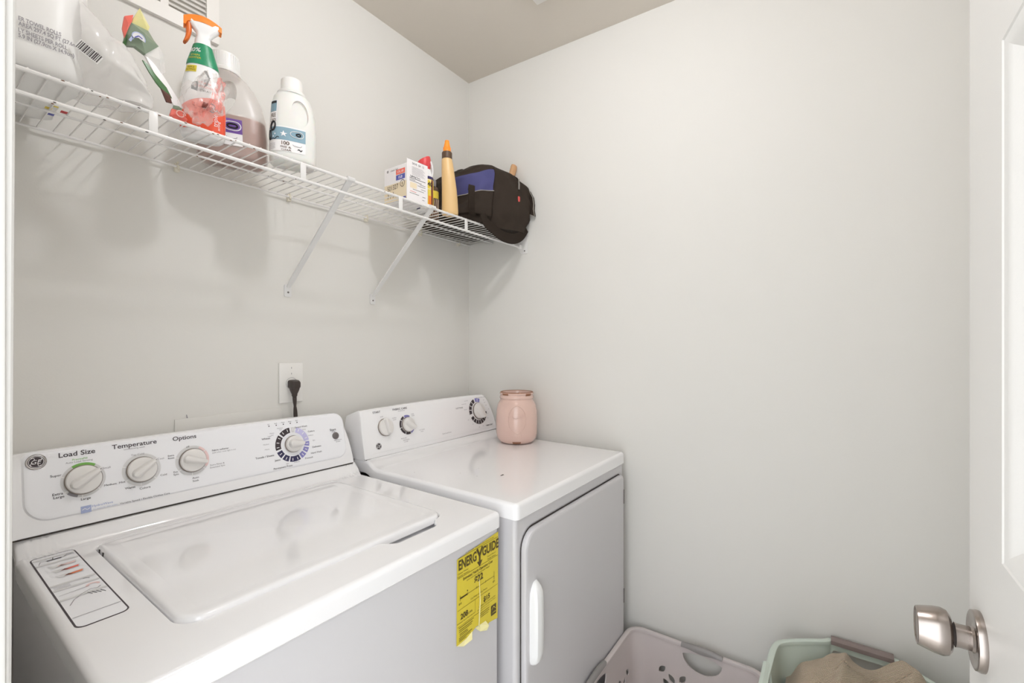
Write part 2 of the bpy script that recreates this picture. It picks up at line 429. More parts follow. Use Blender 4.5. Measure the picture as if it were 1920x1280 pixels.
pg.loft([[(x*s, -y, z+dz) for x, z in rr(w, h, .006, n=4)] for (w, h, dz, y, s) in
         ((.026, .024, .0, 0, 1), (.030, .026, 0, .006, 1), (.030, .026, -.001, .020, 1), (.026, .022, -.002, .028, 1), (.016, .012, -.002, .031, 1))], M_BLACKPL)
pg.loft([[(x, y-.016, z) for x, y in rr(w, d, .004, n=4)] for (w, d, z) in ((.027, .024, -.006), (.023, .020, -.018), (.018, .014, -.027), (.014, .012, -.032), (.016, .013, -.034), (.014, .012, -.036), (.010, .009, -.042))], M_BLACKPL)
pg.build('plug', t)
cd = catmull([(0, -.016, -.036), (.001, -.016, -.06), (.002, -.017, -.085), (.003, -.018, -.13), (.002, -.015, -.20), (.0, -.012, -.4)], 5)
MB().loft([[p+Vector((x, y, 0)) for x, y in rr(.0085*abs(math.cos(i*.22+.1))+.0035, .0085*abs(math.sin(i*.22+.1))+.0035, .0017, n=2)] for i, p in enumerate(cd)], M_BLACKPL).build('cord', t)
pt = MB().box((.5915, YW-.0015, 1.05), (.279, .003, .124), M_WALL, bev=.001)
pt.poly([(.478, YW-.0032, 1.1125), (.481, YW-.0032, 1.112), (.479, YW-.0032, 1.121), (.477, YW-.0032, 1.122)], M_INKG)
tag(pt.build('wall_patch'), 'painted-over rectangular cover plate just above the washer backsplash', 'cover plate')

# ------------------------------------------------------------------ appliances: shared builders
def deck(mb, Wd, D, zt, lip, ys, ye, rise, hole, m, bump=None, rc=.016, skew=0):
    # annular enamelled top with rolled edge; hole = (x0,x1,y0,y1,r)
    def lift(x, y, z):
        a = ys-skew*x/Wd; return (x, y, z+rise*smooth01((y-a)/(ye-ys)))
    sub = 44
    def R(i, z): return [lift(x, y, z) for x, y in rr(Wd-2*i, D-2*i, max(.002, rc-i), Wd/2, D/2, sub=sub)]
    rings = [R(.006, zt-lip+.001), R(.002, zt-lip), R(0, zt-lip+.002), R(0, zt-.010), R(.0015, zt-.005), R(.0045, zt-.0018), R(.009, zt)]
    x0, x1, h0, h1, r = hole
    inner = rr(x1-x0, h1-h0, r, (x0+x1)/2, (h0+h1)/2, sub=sub); outer = rr(Wd-.018, D-.018, .007, Wd/2, D/2, sub=sub)
    if bump: inner = [bump(x, y) for x, y in inner]
    for k in range(1, 31):
        t = k/30; rings.append([lift(a+(c-a)*t, b+(d-b)*t, zt) for (a, b), (c, d) in zip(outer, inner)])
    mb.loft(rings, m, cap0=False, cap1=False)
    return inner
def console(mb, L, Hh, prof_top, aL, aR, m, N=9):
    # wedge backsplash along x, front face leaning back; elliptical ends of width aL / aR
    xs = []
    for k in range(N): xs.append((aL*(1-math.cos(PI/2*k/(N-1))), math.sin(PI/2*k/(N-1)) if aL > 0 else 1))
    for k in range(1, 8): xs.append((aL+(L-aL-aR)*k/8, 1))
    for k in range(N): xs.append((L-aR*(1-math.cos(PI/2*(1-k/(N-1)))), math.sin(PI/2*(1-k/(N-1)))))
    # bowed top
    rings = []
    sl, cl = math.sin(.24), math.cos(.24)
    for x, h in xs:
        bow = prof_top*(1-((x-L/2)/(L/2))**2)
        H = max(.004, (Hh+bow)*max(h, .03)); r = min(.014, H*.3)
        pr = [(.004, -.002), (.0, .002)]
        for k in range(1, 6): pr.append((sl*(H-r)*k/5, cl*(H-r)*k/5))
        tx, tz = sl*H, cl*H
        pr += [(tx-sl*r*.2+.002, tz-r*.35), (tx+.006, tz-.002), (tx+.014, tz), (tx+.04, tz-.008*h), (.115, tz*.86), (.118, tz*.4), (.118, -.002)]
        rings.append([(x, a, b) for a, b in pr])
    mb.loft(rings, m)
def knob(name, parent, F, u, v, R, ang, tick=True, h=.012, gr=.42, taper=.55):
    O, ex, up, n = F
    M = Matrix((ex.to_4d(), up.to_4d(), n.to_4d(), (0, 0, 0, 1))).transposed(); M[3] = (0, 0, 0, 1)
    for i in range(3): M[i][3] = (O+ex*u+up*v)[i]; M[i][0] = ex[i]; M[i][1] = up[i]; M[i][2] = n[i]
    M = M @ Matrix.Rotation(math.radians(ang), 4, 'Z')
    mb = MB()
    mb.lathe([(R*1.05, 0), (R*1.05, .004), (R*1.0, .005)], M_KRING, 48, M)
    mb.lathe([(R*.99, .003), (R*.985, h*.75), (R*.95, h*.92), (R*.88, h), (R*.5, h+.0006), (.0003, h+.0008)], M_KNOB, 48, M)
    # pointer grip: wider at the tail, narrowing to the tip
    def sec(s, z, w):
        L0, L1 = -R*.86*s, R*1.06*s
        w0, w1 = R*gr*w, R*gr*taper*w; pts = []
        for k in range(9):
            a = PI/2+PI*k/8; pts.append((L0+w0+w0*math.cos(a), w0*math.sin(a), z))
        for k in range(9):
            a = -PI/2+PI*k/8; pts.append((L1-w1+w1*math.cos(a), w1*math.sin(a), z))
        return pts
    mb.loft([sec(1, h*.8, 1.0), sec(.99, h*1.25, .86), sec(.97, h*1.75, .66), sec(.94, h*1.95, .5), sec(.88, h*2.02, .3)], M_KNOB, M=M)
    if tick: mb.box((R*.92, 0, h*1.97), (R*.2, R*.05, .0006), M_INK, M)
    return mb.build(name, parent)
def monogram(mb, F, u, v, R, big=False):
    arcband(mb, F, u, v, .0001, R, 0, 360, M_BRBLK, .0012 if big else .0005)
    o = .0016 if big else .0008
    arcband(mb, F, u, v, R*.86, R*.92, 0, 360, M_WPRINT, o)
    for k in range(4): arcband(mb, F, u+R*.62*math.cos(k*PI/2+.7), v+R*.62*math.sin(k*PI/2+.7), R*.17, R*.24, k*90-150, k*90+60, M_WPRINT, o)
    O, ex, up, n = F
    f = flat(F, u, v, o)
    mb.text('GE', lambda x, y: f(x+y*.25, y), R*1.02, M_WPRINT, bold=-.005)

# ------------------------------------------------------------------ washer
WX, WY, WA = .152, .662, -.006
ZW = .901
def make_washer():
    t = thing('washing_machine', 'white top-loading washer with dial console and a torn yellow energy label', 'washing machine', (WX, WY, 0), WA)
    Wd, D = .735, .668
    wa = Matrix.Rotation(WA, 4, 'Z').inverted() @ Matrix.Translation((-WX, -WY, 0))
    # cabinet
    cb = MB()
    cb.loft([ring(rr(Wd-.010, D-.012, .012, Wd/2, D/2), z) for z in (.02, ZW-.032)], M_CAB)
    cb.loft([ring(rr(Wd-.06, D-.06, .01, Wd/2, D/2), z) for z in (0, .03)], M_DARK)
    crisp(cb.build('cabinet', t))
    # deck with well and finger scoop
    x0, x1, h0, h1 = .100, .638, .094, .545
    def bump(x, y):
        if y < h0+.002:
            k = smooth01((x-.440)/.03)*(1-smooth01((x-.575)/.03))
            return (x, y-.030*k)
        return (x, y)
    mb = MB()
    inner = deck(mb, Wd, D, ZW, .038, .578, .606, .034, (x0, x1, h0, h1, (.036, .036, .02, .02)), M_ENAMEL, bump, skew=.026)
    cxm, cym = (x0+x1)/2, (h0+h1)/2
    def shrink(p, k, z): return [(cxm+(x-cxm)*k, cym+(y-cym)*k, z) for x, y in p]
    mb.loft([shrink(inner, 1, ZW), shrink(inner, .994, ZW-.0015), shrink(inner, .990, ZW-.005), shrink(inner, .986, ZW-.017), shrink(inner, .97, ZW-.019)], M_ENAMEL, False, True)
    crisp(mb.build('top_deck', t, smooth=40))
    # lid: crowned plate with rolled lip
    ld = MB(); lx0, lx1, l0, l1 = x0+.0035, x1-.004, h0+.001, h1-.003
    def LR(i, z, crown=0):
        pts = rr(lx1-lx0-2*i, l1-l0-2*i, [max(.01, q-i) for q in (.036, .036, .018, .018)], (lx0+lx1)/2, (l0+l1)/2, sub=10)
        return [(x, y, z) for x, y in pts]
    rings = [LR(.010, ZW-.012), LR(.003, ZW-.012), LR(0, ZW-.009), LR(0, ZW-.001), LR(.0015, ZW+.004), LR(.005, ZW+.0065), LR(.010, ZW+.007), LR(.018, ZW+.0066), LR(.03, ZW+.0058)]
    ld.loft(rings, M_ENAMEL, True, False)
    inn = LR(.03, 0); ca, cb_ = (lx0+lx1)/2, (l0+l1)/2
    rs = []
    for k in range(0, 9):
        s = 1-k/8*.98; rs.append([(ca+(x-ca)*s, cb_+(y-cb_)*s, ZW+.0058+.0016*(k/8)) for x, y, _ in inn])
    ld.loft(rs, M_ENAMEL, False, True)
    for k, yy in enumerate((.512, .488)): ld.box((lx0-.0002, yy, ZW-.002), (.0012, .004, .010), M_DARK)
    crisp(ld.build('lid', t, smooth=40))
    # backsplash
    cL = Vector((.1574, 1.2593, .934)); ex = Vector((.99935, -.0361, 0)).normalized(); up = Vector((.0086, .2374, .9714)).normalized(); n = ex.cross(up)
    ang = math.atan2(ex.y, ex.x)
    Mc = wa @ Matrix.Translation(cL-ex*.016) @ Matrix.Rotation(ang, 4, 'Z')
    c = MB(); tmp = MB(); console(tmp, .738, .161, .004, .006, .047, M_ENAMEL)
    c.v = [Mc @ v for v in tmp.v]; c.f = tmp.f; c.m = tmp.m; c.mats = tmp.mats
    c.box((.369, .0004, -.0006), (.730, .0028, .0016), M_DARK, Mc)
    c.build('backsplash', t, smooth=45)
    R3 = wa.to_3x3(); F = (wa @ cL, (R3 @ ex).normalized(), (R3 @ up).normalized(), (R3 @ n).normalized())
    # raised control plate
    p = MB(); O, e, q, nn = F
    def PR(i, o):
        pts = rr(.690-2*i, .1335-2*i, [max(.006, r-i) for r in (.040, .028, .030, .012)], .3565, .0925, n=8)
        return [O+e*u+q*v+nn*o for u, v in pts]
    p.loft([PR(-.003, -.001), PR(0, .001), PR(.0015, .0026), PR(.004, .0032), PR(.008, .0034)], M_PLATE, False, True)
    F2 = (O+nn*.0036, e, q, nn)
    T = lambda s, u, v, sz, m=M_INK, al='C', b=0, sx=1.1: p.text(s, flat(F2, u, v), sz*(.86 if sz < .009 else 1), m, al, b, sx)
    T('Load Size', .090, .1485, .0135, b=.012); T('Temperature', .185, .1490, .0135, b=.012); T('conditioning wash', .1837, .1415, .0055, M_INKG)
    T('Options', .2798, .1488, .0135, b=.012)
    T('PreciseFill', .0935, .1360, .0062, M_GREEN); T('Auto Load Sensing', .0925, .1305, .0058, M_INKG)
    T('Super', .0569, .1085, .0075); T('Extra', .0585, .0725, .0078, b=.01); T('Large', .0600, .0655, .0078, b=.01); T('Large', .0995, .0525, .0075, b=.01)
    T('Medium', .1391, .0723, .0068); T('Small', .1345, .1089, .0068, M_INKG)
    T('Tap Cold', .1884, .1262, .0066, M_INKG); T('Cool', .2300, .1095, .0066, M_INKG); T('Cold', .2330, .0718, .0068); T('Colors', .1975, .0512, .0075); T('Warm', .1716, .0575, .0072, b=.006); T('Hot', .1590, .0725, .0072, b=.006)
    T('off', .2846, .1270, .0068); T('Extra', .2500, .1125, .0062); T('Rinse', .2500, .1065, .0062); T('Ext.', .2570, .0730, .0068); T('Spin', .2570, .0665, .0068)
    T('Auto', .2953, .0510, .0072); T('Soak', .2953, .0440, .0072); T('Fabric softener', .3540, .1085, .0066, b=.008); T('(add when rinse light is on)', .3620, .1020, .0052, M_INKG)
    T('Extra Rinse &', .3440, .0735, .0062, M_INKG); T('Extended Spin', .3440, .0670, .0062, M_INKG)
    T('Variable Speed \u2022 Flexible Clothes Care', .1975, .0275, .0060, M_INK)
    T('HydroWave', .1250, .0345, .0072, M_BLUEINK, b=.006); T('the motion for clean clothes', .1290, .0285, .0036, M_BLUEINK)
    frect(p, F2, .091, .0245, .107, .0385, M_BLUEINK); stroke(p, F2, [(.093, .031), (.097, .0335), (.101, .0305), (.105, .033)], .0012, M_WPRINT)
    for k, s in enumerate(('Lid', 'Soak', 'Wash', 'Rinse', 'Spin')):
        u = .4773+k*.0197; arcband(p, F2, u, .1492, .0001, .0016, 0, 360, M_BRBLK); T(s, u-.001, .1545, .0045)
    T('Whites', .4655, .1165, .0080, b=.01); T('Towels / Sheets', .4580, .0690, .0080, b=.006); T('Jeans', .4900, .0530, .0080, b=.008); T('Permanent Press', .5030, .0320, .0080, b=.006)
    T('Prewash', .5790, .0432, .0075, b=.004); T('Hand Wash', .6030, .0545, .0075, b=.004); T('Delicates', .6060, .0710, .0078, b=.006); T('Colors', .5950, .1180, .0078, b=.004); T('Speed Wash', .5660, .1345, .0078, b=.004)
    for s, u, v in (('Heavy', .483, .1285), ('Soil', .483, .1235), ('Medium', .506, .1395), ('Soil', .507, .1350), ('Light', .476, .121), ('Medium', .4650, .1010), ('Heavy', .466, .0870), ('light', .516, .0385), ('medium', .5420, .0385), ('heavy', .574, .1260), ('medium', .5920, .1065), ('light', .6000, .0900)):
        T(s, u, v, .0052, M_INKG)
    T('Start', .6640, .1120, .0095, b=.01); T('Pause', .6650, .1058, .0055); T('wash lock-on', .6760, .0790, .0050); T('lid latch', .6760, .0740, .0050)
    # dials printed on the plate
    for (u, v, segs) in ((.0975, .0922, ((55, 120, M_GREEN),)), (.1941, .0922, ()), (.2921, .0929, ((-35, 62, M_PINK),))):
        arcband(p, F2, u, v, .0285, .0350, 0, 360, M_INKL, .0003)
        for a0, a1, m in segs: arcband(p, F2, u, v, .0295, .0350, a0, a1, m, .0006)
        arcband(p, F2, u, v, .0285, .0350, 222, 252, M_INKG if u < .1 else M_INKL, .0005)
        for a in (35, 160, 215, 265, 315): arcband(p, F2, u, v, .0285, .0372, a-1.5, a+1.5, M_WPRINT, .0007)
    du, dv = .5366, .0892
    for a0, a1, m in ((96, 134, M_BRBLK), (140, 192, M_BRBLK), (199, 222, M_NAVY), (227, 249, M_NAVY), (254, 292, M_NAVY), (297, 317, M_PERI), (322, 340, M_PERI), (345, 362, M_PERI), (6, 72, M_LAV), (76, 90, M_INKL)):
        arcband(p, F2, du, dv, .0335, .0485, a0, a1, m)
        k = 1 if a1-a0 < 30 else (2 if a1-a0 < 45 else 3)
        for j in range(k):
            a = a0+(a1-a0)*(j+.5)/k; arcband(p, F2, du, dv, .038, .0455, a-1.3, a+1.3, M_WPRINT, .0008, 1)
    crisp(p.build('control_panel', t, smooth=30))
    knob('knob', t, F2, .0975, .0922, .0285, 33); knob('knob', t, F2, .1941, .0922, .0268, 36); knob('knob', t, F2, .2921, .0929, .0268, -20, tick=False)
    knob('knob', t, F2, .5375, .0900, .0225, -8, tick=False, gr=.62, taper=.7, h=.014)
    b = MB(); Mb = Matrix.Translation(F2[0]+F2[1]*.6703+F2[2]*.0925); 
    Mr = Matrix.Identity(4)
    for i in range(3): Mr[i][0] = F2[1][i]; Mr[i][1] = F2[2][i]; Mr[i][2] = F2[3][i]
    b.lathe([(.0108, 0), (.0108, .001), (.0095, .003), (.006, .0048), (.0003, .0054)], M_GREYBTN, 32, Mb @ Mr); b.build('start_button', t)
    g = MB(); Mg = Matrix.Translation(F2[0]+F2[1]*.0301+F2[2]*.1420) @ Mr
    g.lathe([(.0152, 0), (.0152, .0006), (.0140, .0016), (.0120, .0010)], M_CHROME, 40, Mg, True, True); monogram(g, F2, .0301, .1420, .0118, True); g.build('badge', t)
    # instruction sticker on the deck
    s = MB(); FT = (Vector((0, 0, ZW+.0002)), Vector((1, 0, 0)), Vector((0, 1, 0)), Vector((0, 0, 1)))
    cx, cy = .0455, .390
    # outline follows the measured sheet (slightly tapering)
    def sheet(i, o):
        pts = rr(.062-2*i, .352-2*i, [max(.002, q-i) for q in (.012, .012, .012, .012)], cx, cy, n=6)
        return [Vector((x, y, ZW+o)) for x, y in pts]
    s.loft([sheet(0, .0001), sheet(0, .0005)], M_INK, True, True); s.poly(sheet(.0022, .00065), M_PLATE)
    F3 = (Vector((0, 0, ZW+.0008)), Vector((1, 0, 0)), Vector((0, 1, 0)), Vector((0, 0, 1)))
    for yy in (.548, .516, .400, .376, .330): frect(s, F3, cx-.0285, yy-.0035, cx+.0285, yy+.0035, M_INKL)
    s.text('Quick Start Guide', flat(F3, cx, .562), .0068, M_INKG)
    for k in range(5): frect(s, F3, cx-.026, .392-.0028*k-.0006, cx-.006, .392-.0028*k, M_INKG)
    for yy, m2 in ((.492, M_PINK), (.466, M_REDP), (.437, M_ORANGED)):
        f = flat(F3, cx+.004, yy, .0003); s.poly([f(-.020, .006), f(.018, .007), f(.015, -.007), f(-.016, -.007)], M_INKL)
        f = flat(F3, cx+.006, yy-.001, .0006)
        s.poly([f(-.010, .0), f(.0, .003), f(.014, .005), f(.012, -.003), f(-.004, -.005)], m2); s.poly([f(-.012, -.003), f(-.005, .003), f(.0, -.003)], M_MAROON if m2 is not M_PINK else M_WRAPP2)
    stroke(s, F3, [(cx-.024, .521), (cx-.020, .536), (cx+.008, .534), (cx+.024, .540)], .0012, M_INKG); stroke(s, F3, [(cx-.012, .533), (cx+.008, .534)], .004, M_INK)
    stroke(s, F3, [(cx-.004, .534), (cx-.002, .545)], .001, M_INK); stroke(s, F3, [(cx+.012, .536), (cx+.018, .545), (cx+.026, .537)], .0012, M_INKG)
    for k in range(8):
        a = k*.5; arcband(s, F3, cx+.010, .386, .008, .010, 20+k*8, 28+k*8, M_INKG)
    stroke(s, F3, [(cx-.022, .300), (cx-.014, .318), (cx-.002, .332), (cx+.010, .340), (cx+.018, .336), (cx+.023, .342)], .0012, M_INKG)
    for k in range(4): stroke(s, F3, [(cx+.004+.005*k, .330-.002*k), (cx+.008+.005*k, .318-.002*k)], .0011, M_INK)
    arcband(s, F3, cx+.016, .356, .005, .009, -20, 200, M_PINK); stroke(s, F3, [(cx-.026, .350), (cx-.010, .352), (cx+.012, .356)], .001, M_INKG)
    frect(s, F3, cx-.028, .252, cx+.028, .2532, M_INKG)
    s.build('instruction_sticker', t, smooth=0)
    # yellow energy label on the front
    e_ = MB(); FE = (Vector((.578, .0050, .650)), Vector((1, 0, 0)), Vector((0, 0, 1)), Vector((0, -1, 0)))
    f = flat(FE, 0, 0, .0006)
    out = [(-.001, .005), (.012, .0035), (.028, .004), (.044, .004), (.054, .011), (.066, .0157), (.076, .012), (.0884, .009), (.098, -.002), (.104, -.004), (.112, .001), (.1306, -.0017), (.144, -.004), (.1460, .060), (.1468, .2035), (.060, .1955), (.001, .1905)]
    e_.poly([f(a, b) for a, b in out], M_YEL)
    f2 = flat(FE, 0, 0, .0012); f3 = flat(FE, 0, 0, .010); f4 = flat(FE, 0, 0, .006)
    e_.poly([f2(-.001, .005), f4(.016, -.002), f3(.040, .002), f2(.050, .012), f2(.030, .006)], M_YELB)
    e_.poly([f2(.060, .014), f4(.072, .002), f3(.092, -.004), f3(.100, .003), f2(.098, .012), f2(.080, .013)], M_YELB)
    e_.poly([f4(.066, .016), f4(.070, .075), f2(.074, .120), f2(.076, .119), f4(.074, .070), f4(.070, .014)], M_YELB)
    FE2 = (FE[0]+FE[3]*.0009, FE[1], FE[2], FE[3])
    TE = lambda s_, u, v, sz, b=0, sx=1, al='C': e_.text(s_, flat(FE2, u, v), sz, M_YELINK, al, b, sx)
    TE('ENERG', .0350, .1760, .030, .03, .66); TE('GUIDE', .1165, .1770, .030, .03, .70)
    stroke(e_, FE2, [(.0665, .190), (.0762, .172), (.0860, .190)], .0058, M_YELINK); stroke(e_, FE2, [(.0762, .174), (.0762, .156)], .0056, M_YELINK)
    e_.poly([flat(FE2, 0, 0, .0006)(a, b) for a, b in ((.0665, .160), (.0860, .160), (.0762, .147))], M_YELINK)
    frect(e_, FE2, .004, .1915, .144, .1923, M_YELINK); TE('U.S. Government    Federal law prohibits removal of this label', .078, .1960, .0040)
    for k, (a, b) in enumerate(((.004, .036), (.004, .030))): TE(('Clothes Washer', 'Capacity: Standard')[k], .020, .1580-.0065*k, .0052)
    for k in range(2): TE(('General Electric', 'Models: various')[k], .120, .1590-.0065*k, .0050)
    frect(e_, FE2, .002, .1480, .144, .1488, M_YELINK)
    TE('Estimated Yearly Operating Cost', .072, .1405, .0082, .02, .95); TE('(when used with an electric water heater)', .072, .1335, .0048)
    TE('$22', .073, .1215, .0200, .035)
    frect(e_, FE2, .010, .1025, .130, .1034, M_YELINK); frect(e_, FE2, .010, .1012, .034, .1048, M_YELINK)
    for u, h in ((.010, .007), (.034, .004), (.066, .003), (.098, .003), (.130, .011)): frect(e_, FE2, u-.0005, .1030-h*.7, u+.0005, .1030+h, M_YELINK)
    TE('$10', .010, .0915, .006, .01); TE('$71', .129, .0900, .006, .01); arcband(e_, FE2, .034, .1105, .0001, .0016, 0, 360, M_YELINK); TE('Cost Range of Similar Models', .074, .0860, .0050)
    frect(e_, FE2, .002, .0785, .144, .0792, M_YELINK); frect(e_, FE2, .060, .050, .0606, .0785, M_YELINK)
    TE('208', .0235, .0620, .0165, .03); TE('kWh', .0440, .0590, .0070); TE('Estimated Yearly Electricity Use', .030, .0500, .0046)
    TE('$15', .1020, .0640, .0155, .03); TE('Estimated Yearly Operating Cost', .104, .0545, .0046); TE('(when used with a natural gas water heater)', .102, .0490, .0038)
    frect(e_, FE2, .118, .012, .138, .036, M_YELINK); stroke(e_, FE2, [(.121, .026), (.128, .032), (.135, .025)], .0014, M_YEL); frect(e_, FE2, .120, .0165, .136, .0195, M_YEL)
    frect(e_, FE2, .002, .0430, .112, .0436, M_YELINK)
    for a, c, z in ((.006, .056, .0390), (.006, .052, .0340), (.006, .048, .0300), (.008, .034, .0250), (.008, .036, .0215), (.006, .050, .0170), (.006, .044, .0135), (.006, .030, .0100), (.078, .112, .0370), (.078, .112, .0325), (.080, .108, .0280)): frect(e_, FE2, a, z, c, z+.0012, M_YELINK)
    e_.build('energy_label', t, smooth=0)
make_washer()

# ------------------------------------------------------------------ dryer
DX, DY, DA, ZD = .909, .629, .009*-1, .914
def make_dryer():
    t = thing('clothes_dryer', 'white front-loading dryer in the corner with a pink jar on top', 'clothes dryer', (DX, DY, 0), DA)
    Wd, D = .686, .665
    wa = Matrix.Rotation(DA, 4, 'Z').inverted() @ Matrix.Translation((-DX, -DY, 0))
    cb = MB(); zt = ZD-.040
    cb.loft([ring(rr(Wd-.006, D-.010, .010, Wd/2, D/2+.002), z) for z in (.02, zt)], M_CAB)
    cb.loft([ring(rr(Wd-.06, D-.06, .01, Wd/2, D/2), z) for z in (0, .03)], M_DARK)
    cb.loft([ring(rr(Wd-.012, D-.014, .008, Wd/2, D/2+.002), z) for z in (zt, zt+.003)], M_DARK)
    crisp(cb.build('cabinet', t))
    mb = MB(); inner = deck(mb, Wd, D, ZD, .041, .540, .594, .0205, (.05, Wd-.05, .06, .49, .02), M_ENAMEL, rc=.014)
    mb.poly([(x, y, ZD) for x, y in inner], M_ENAMEL)
    mb.box((.182, .183, ZD+.0004), (.013, .003, .0006), M_DARK); mb.box((.186, .185, ZD+.0004), (.008, .002, .0006), M_DARK)
    for x, y in ((.13, .237), (.125, .30), (.20, .29), (.05, .42)): mb.box((x, y, ZD+.0003), (.0018, .0018, .0004), M_INKG)
    crisp(mb.build('top_deck', t, smooth=40))
    cL = Vector((.9251, 1.2241, .934)); ex = Vector((.9999, -.0161, 0)).normalized(); up = Vector((.0038, .2376, .9713)).normalized(); n = ex.cross(up)
    Mc = wa @ Matrix.Translation(cL-ex*.011) @ Matrix.Rotation(math.atan2(ex.y, ex.x), 4, 'Z')
    c = MB(); tmp = MB(); console(tmp, .683, .158, .005, .012, .052, M_ENAMEL)
    c.v = [Mc @ v for v in tmp.v]; c.f = tmp.f; c.m = tmp.m; c.mats = tmp.mats
    R3 = wa.to_3x3(); F = (wa @ cL, (R3 @ ex).normalized(), (R3 @ up).normalized(), (R3 @ n).normalized()); F2 = (F[0]+F[3]*.0004, F[1], F[2], F[3])
    T = lambda s, u, v, sz, m=M_INK, al='C', b=0, sx=1.1: c.text(s, flat(F2, u, v), sz, m, al, b, sx)
    T('START', .0590, .1475, .0098, b=.006); T('push', .077, .1300, .006, M_INKG); T('FABRIC CARE', .1590, .1480, .0098, b=.006); T('temperature', .1640, .1400, .0055, M_INKG)
    for s, u, v in (('EXTRA', .1290, .1190), ('LOW', .1290, .1130), ('EASY', .2130, .1230), ('CARE', .2130, .1170), ('COTTONS', .2440, .0610), ('HIGH', .2440, .0550), ('REGULAR', .1560, .0440), ('DELICATES', .1660, .0370), ('air fluff', .1640, .0310)): T(s, u, v, .0052, M_INKG)
    T('COTTONS', .4590, .1165, .0080, b=.006); T('TIMED DRY', .6260, .0240, .0085, b=.010); T('Easy Care / Perm Press', .601, .1470, .0062, M_INKG); T('Quad Load Dryer', .3670, .0290, .0062, M_INKG)
    for s, u, v in (('more dry', .5060, .1410), ('normal dry', .4900, .1290), ('less dry', .4950, .1060), ('fluff', .515, .0830), ('70', .5000, .0620), ('60', .5240, .0420), ('cool', .6220, .1240), ('less', .6180, .1350), ('dry', .628, .110), ('10', .630, .075), ('20', .624, .055), ('40', .585, .0265), ('50', .560, .0240), ('off', .6400, .092)): T(s, u, v, .0055, M_INKG)
    monogram(c, F2, .0482, .0350, .0108)
    # console lower crease
    frect(c, F2, .020, .0140, .660, .0147, M_INKL)
    for a0, a1, m in ((112, 140, M_BRBLK), (145, 192, M_BRBLK), (197, 245, M_BRBLK), (250, 288, M_BRBLK), (60, 105, M_PERI), (292, 325, M_PERI)): arcband(c, F2, .1805, .0885, .0265, .0345, a0, a1, m)
    for a0, a1, m in ((108, 190, M_BRBLK), (205, 352, M_BRBLK), (64, 100, M_PERI)):
        arcband(c, F2, .5690, .0915, .0390, .0550, a0, a1, m)
        k = int((a1-a0)/18)
        for j in range(1, k): arcband(c, F2, .5690, .0915, .0405, .0535, a0+(a1-a0)*j/k-1.6, a0+(a1-a0)*j/k+1.6, M_WPRINT, .0008, 1)
    c.box((.342, .0006, -.0004), (.675, .0028, .0014), M_DARK, Mc)
    c.build('backsplash', t, smooth=45)
    arc = lambda: None
    knob('knob', t, F2, .0852, .0930, .0285, 100, tick=False, gr=.22, taper=1); knob('knob', t, F2, .1830, .0885, .0255, -38, tick=False, gr=.45, taper=1); knob('knob', t, F2, .5720, .0915, .0340, -60, tick=False, gr=.55, taper=.9)
    # trim bead under the backsplash side
    # door: raised rounded slab with a dark reveal
    dr = MB(); x0, x1, z0, z1 = .024, .651, .235, .840
    def DR(i, y): return [((x), y, z) for x, z in rr(x1-x0-2*i, z1-z0-2*i, [max(.004, q-i) for q in (.03, .018, .018, .05)], (x0+x1)/2, (z0+z1)/2, n=8)]
    cabf = .0055
    fr = MB(); fr.loft([DR(-.003, cabf-.0004), DR(.004, cabf-.0004)], M_DARK, False, False); fr.build('door_reveal', t, smooth=0)
    dr.loft([DR(.0015, cabf+.0), DR(.0, -.004), DR(.0015, -.0085), DR(.005, -.0105), DR(.010, -.0110)], M_CAB, False, True)
    do = crisp(dr.build('door', t, smooth=40))
    # bowed vertical handle
    h = MB(); rings = []
    for k, (zz, wl, wr, dp) in enumerate(((.503, .010, .006, .004), (.507, .016, .012, .014), (.515, .019, .015, .021), (.535, .020, .0165, .0245), (.60, .020, .0170, .0250), (.665, .020, .0165, .0245), (.685, .018, .0160, .022), (.696, .013, .0150, .017), (.704, .006, .013, .011), (.708, .0, .011, .006))):
        y0, X = -.0100, .059
        rings.append([(X-wl, y0+.001, zz), (X-wl, y0-dp*.55, zz), (X-wl*.75, y0-dp*.9, zz), (X-wl*.3, y0-dp, zz), (X+wr*.35, y0-dp, zz), (X+wr*.8, y0-dp*.88, zz), (X+wr, y0-dp*.5, zz), (X+wr, y0+.001, zz)])
    h.loft(rings, M_WPL); h.build('handle', do, smooth=35)
    for zz in (.762, .408): MB().box((.6485, -.0095, zz), (.0035, .006, .050), M_GREYBTN).build('hinge', do)
    return t
make_dryer()

# ------------------------------------------------------------------ pink crock on the dryer
t = thing('ceramic_jar', 'pink glazed jar-shaped crock with bare clay nicks on the dryer top', 'jar', (1.508, 1.045, ZD+.0005))
R = .083
prof = [(.055, 0), (.064, .002), (.074, .010), (.080, .022), (R, .040), (R*1.01, .085), (R*.985, .130), (.077, .152), (.071, .162), (.0675, .168), (.066, .174), (.0685, .177), (.069, .182), (.067, .186), (.0655, .190), (.068, .1935), (.069, .197), (.0665, .2005), (.061, .202), (.059, .199), (.058, .18), (.060, .15), (.070, .12), (.07, .02), (.0005, .012)]
jm = MB().lathe(prof, M_JAR, 64)
def jr(a, z, o=0):
    rp = R*1.01
    for (r0, z0), (r1, z1) in zip(prof[:20], prof[1:20]):
        if z0 <= z <= z1 and z1 > z0: rp = r0+(r1-r0)*(z-z0)/(z1-z0); break
    return Vector(((rp+o)*math.cos(a), (rp+o)*math.sin(a), z))
A = math.atan2(-1.045, -1.508)
def jpatch(a0, a1, z0, z1, m, o=.0006, nu=6, nv=4): jm.grid(lambda u, v: jr(A+u, v, o), nu, nv, m, a0, a1, z0, z1)
jpatch(-.22, .22, .003, .013, M_JARB, .0009)
